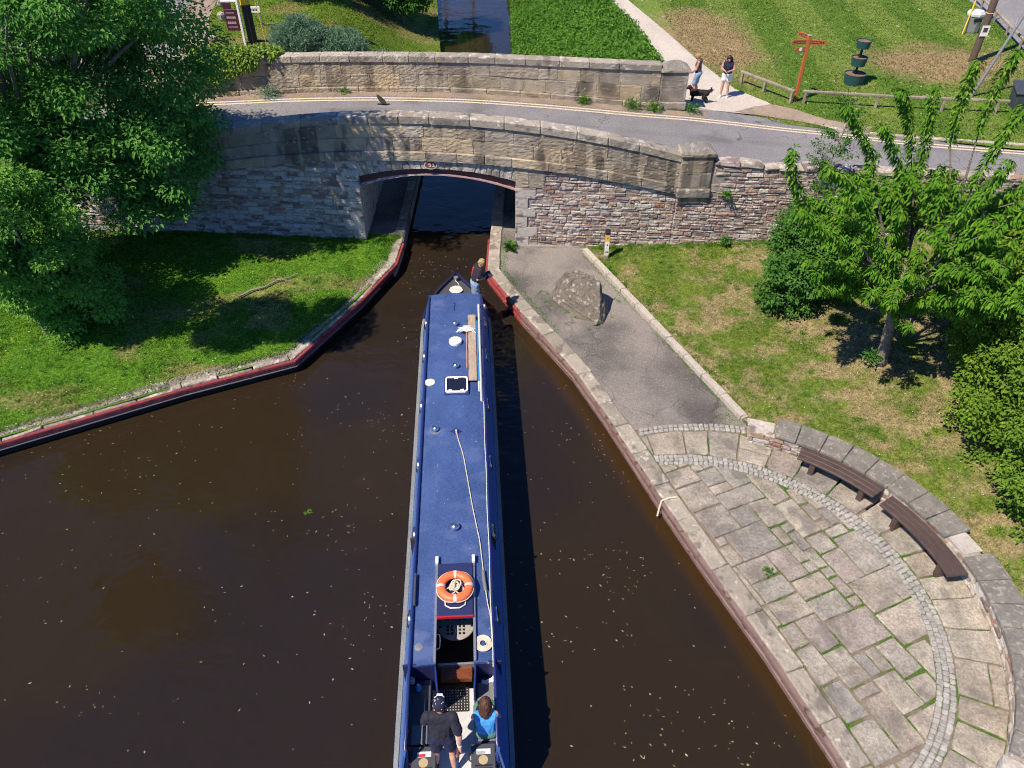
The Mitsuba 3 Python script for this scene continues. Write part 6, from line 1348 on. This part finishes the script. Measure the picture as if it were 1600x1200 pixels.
vis_r = P_lawn_r.intersection(Polygon([(1.8, 24.2), (13, 24.2), (13, 9), (7.5, 9), (4, 14)]))
stuff('dry_grass', 'short dry grass blades on the right lawn', 'grass', blades(vis_r, z_lawn_r, 150000, .05, 2), 'm_lawn_r')
edge_l = P_left.intersection(LineString(LE[2:8]).buffer(.52)).difference(LineString(LE[1:8]).buffer(.30))
stuff('edge_grass', 'longer grass fringe along the red canal edging', 'grass', blades(edge_l, z_lawn_l, 16000, .09, 3), 'm_lawn_l')
vis_f = P_far_r.difference(P_path.buffer(.05)).difference(P_dirt.buffer(-.1)).difference(P_park).intersection(sbox(8.0, 27, 28, 58))
stuff('field_grass', 'mown grass blades on the striped field', 'grass', blades(vis_f, z_far_r, 130000, .07, 4, .02), 'm_field')
vis_b = P_far_l.difference(P_side).difference(P_sv).intersection(sbox(-16, 34, -3.9, 56))
stuff('bank_grass', 'grass blades on the bank beyond the far parapet', 'grass', blades(vis_b, z_far_l, 50000, .08, 5, .02), 'm_bank')
verge_r = LineString(KL2.p[1:]+np.array([0, .55])).buffer(.35).intersection(P_far_r)
def zk(x, y): return .43+0*x
mo = LineString([K0+_kn*-.10, K1+_kn*-.10]).buffer(.07).union(LineString(RL.map(np.c_[np.linspace(3.5, 13.2, 30), np.full(30, .50), np.zeros(30)])[:, :2]).buffer(.09)).union(Point(5.55, 14.75).buffer(.30)).intersection(P_apron)
stuff('edge_weeds', 'thin line of weeds along kerb and coping on the tarmac apron', 'weeds', blades(mo, zk, 2600, .04, 6, .012), 'm_weed')
r = np.random.default_rng(9)
jt = P_pave.intersection(circ(5.0)); pp = r.uniform((1.5, 3), (10, 15), (300000, 2))
import shapely
f1 = meshkit.fbm(np.c_[pp*1.2, np.zeros(len(pp))], 3, 2); pp = pp[shapely.contains_xy(jt, pp[:, 0], pp[:, 1]) & ((f1+.35*(meshkit.fbm(np.c_[pp*5.5, np.ones(len(pp))], 2, 7)-.5)) > .555)]
n = len(pp); V, F, uv = leaves(np.c_[pp, np.full(n, .432)], rdir(n, r)*[1, 1, .3]+[0, 0, .45], rdir(n, r)*.4+[0, 0, 1.], r.uniform(.022, .055, n), .020, .2, .1, r); stuff('joint_moss', 'moss and tiny weeds in the joints of the terrace', 'moss', (V, F, uv), 'm_weed')
# petals and leaf scraps on the water
ctr = np.vstack([r.uniform((-13, 4.5), (5.5, 17), (46, 2)), r.uniform((-4, 18), (-1, 24), (6, 2))]); pp = np.vstack([c+r.normal(0, .38, (int(r.integers(3, 16)), 2)) for c in ctr]+[r.uniform((-13, 4.5), (5.5, 17), (420, 2)), r.uniform((-3.6, 17.5), (-.9, 24), (50, 2))])
water_zone = Polygon([*map(tuple, LE[1:8]), (-.85, 23.9), *map(tuple, RE[4:13]), (5, 3)]).buffer(-.12); boat_zone = Polygon(bt(np.array([(1.15, -3, 0), (1.15, 12.3, 0), (0, 14.2, 0), (-1.15, 12.3, 0), (-1.15, -3, 0)]))[:, :2])
ok = shapely.contains_xy(water_zone, pp[:, 0], pp[:, 1]) & ~shapely.contains_xy(boat_zone, pp[:, 0], pp[:, 1]); pp = pp[ok]; n = len(pp)
V, F, uv = leaves(np.c_[pp, np.full(n, .006)], rdir(n, r)*[1, 1, 0]+1e-4, np.tile([0, 0, 1.], (n, 1))+rdir(n, r)*.1, r.uniform(.02, .075, n), r.uniform(.012, .032, n), .12, -.1, r)
stuff('floating_petals', 'pale petals and leaf scraps scattered over the brown water', 'petals', (V, F, uv), 'm_dead')
for i, (x, y, lab) in enumerate(((-2.35, 20.4, 'bright green weed floating left of the bow'), (-4.72, 12.05, 'bright green leaf scrap floating left of the narrowboat'))):
    k = thing('floating_weed', lab, 'water weed'); m_ = 9; q = np.array([x, y, .008])+np.c_[r.normal(0, .06, m_), r.normal(0, .035, m_), np.zeros(m_)]; V, F, uv = leaves(q, rdir(m_, r)*[1, 1, .1], np.tile([0, 0, 1.], (m_, 1)), .075, .05, .1, 0, r); put(k+'__leaf_mass', (V, F), 'm_weed', uv=uv, kind='stuff')

# tufts, daisies and longer grass at the foot of walls
def tufts(pts, zf, per, L, seed, W=.011, spread=.05):
    r = np.random.default_rng(seed); n = len(pts)*per; q = np.repeat(pts, per, 0)+r.normal(0, spread, (n, 2)); z = zf(q[:, 0], q[:, 1]); a = r.uniform(0, 2*np.pi, n); d = np.c_[np.cos(a), np.sin(a), np.zeros(n)]; s_ = np.c_[-d[:, 1], d[:, 0], d[:, 2]]
    l = np.repeat(L*r.uniform(.5, 1.5, len(pts)), per)*r.uniform(.6, 1.2, n); b = np.c_[q, z-.005]
    V = np.stack([b-s_*W, b+s_*W, b+d*(l*r.uniform(.3, .9, n))[:, None]+np.c_[0*l, 0*l, l*.8]], 1).reshape(-1, 3); return V, np.arange(3*n).reshape(-1, 3), np.repeat(r.random((n, 2)), 3, 0)
r = np.random.default_rng(60)
def pick(P_, n):
    x0, y0, x1, y1 = P_.bounds; q = r.uniform((x0, y0), (x1, y1), (n*4, 2)); return q[shapely.contains_xy(P_, q[:, 0], q[:, 1])][:n]
wl = LineString([(-14, 24.55), (-5.3, 23.9)]).buffer(.16); wr_ = LineString([(2.8, 23.2), (8, 22.75), (14, 22.3)]).buffer(.14)
stuff('grass_tufts', 'coarser dark tufts in the left bank grass and along the bridge wall', 'grass', tufts(np.vstack([pick(vis_l, 420), pick(wl, 150)]), z_lawn_l, 26, .10, 61), 'm_weed')
stuff('lawn_tufts', 'coarser tufts in the dry lawn and along the rubble wall', 'grass', tufts(np.vstack([pick(vis_r, 300), pick(wr_, 170), pick(LineString([K0+_kn*.22, K1+_kn*.22]).buffer(.08), 160)]), z_lawn_r, 24, .10, 62), 'm_weed')
q = np.vstack([pick(vis_l, 150), pick(vis_r, 160)]); n = len(q); z = np.where(q[:, 0] < 0, z_lawn_l(q[:, 0], q[:, 1]), z_lawn_r(q[:, 0], q[:, 1]))+.055
V, F, uv = leaves(np.c_[q, z], rdir(n, r)*[1, 1, .1], np.tile([0, 0, 1.], (n, 1)), .032, .032, .1, 0, r, .5); stuff('daisies', 'tiny white daisies scattered over the lawns', 'daisies', (V, F, uv), 'm_whitecloth')
bw = np.array([(1.25, 20.1), (1.6, 19.6), (2.0, 19.1), (2.42, 18.8), (2.9, 19.4), (3.1, 20.2), (2.7, 21.0), (1.0, 20.6)]); bw = np.repeat(bw, 3, 0)+r.normal(0, .12, (24, 2))
stuff('boulder_weeds', 'small weeds round the foot of the carved boulder', 'weeds', tufts(bw, zk, 22, .05, 63, .012), 'm_weed')
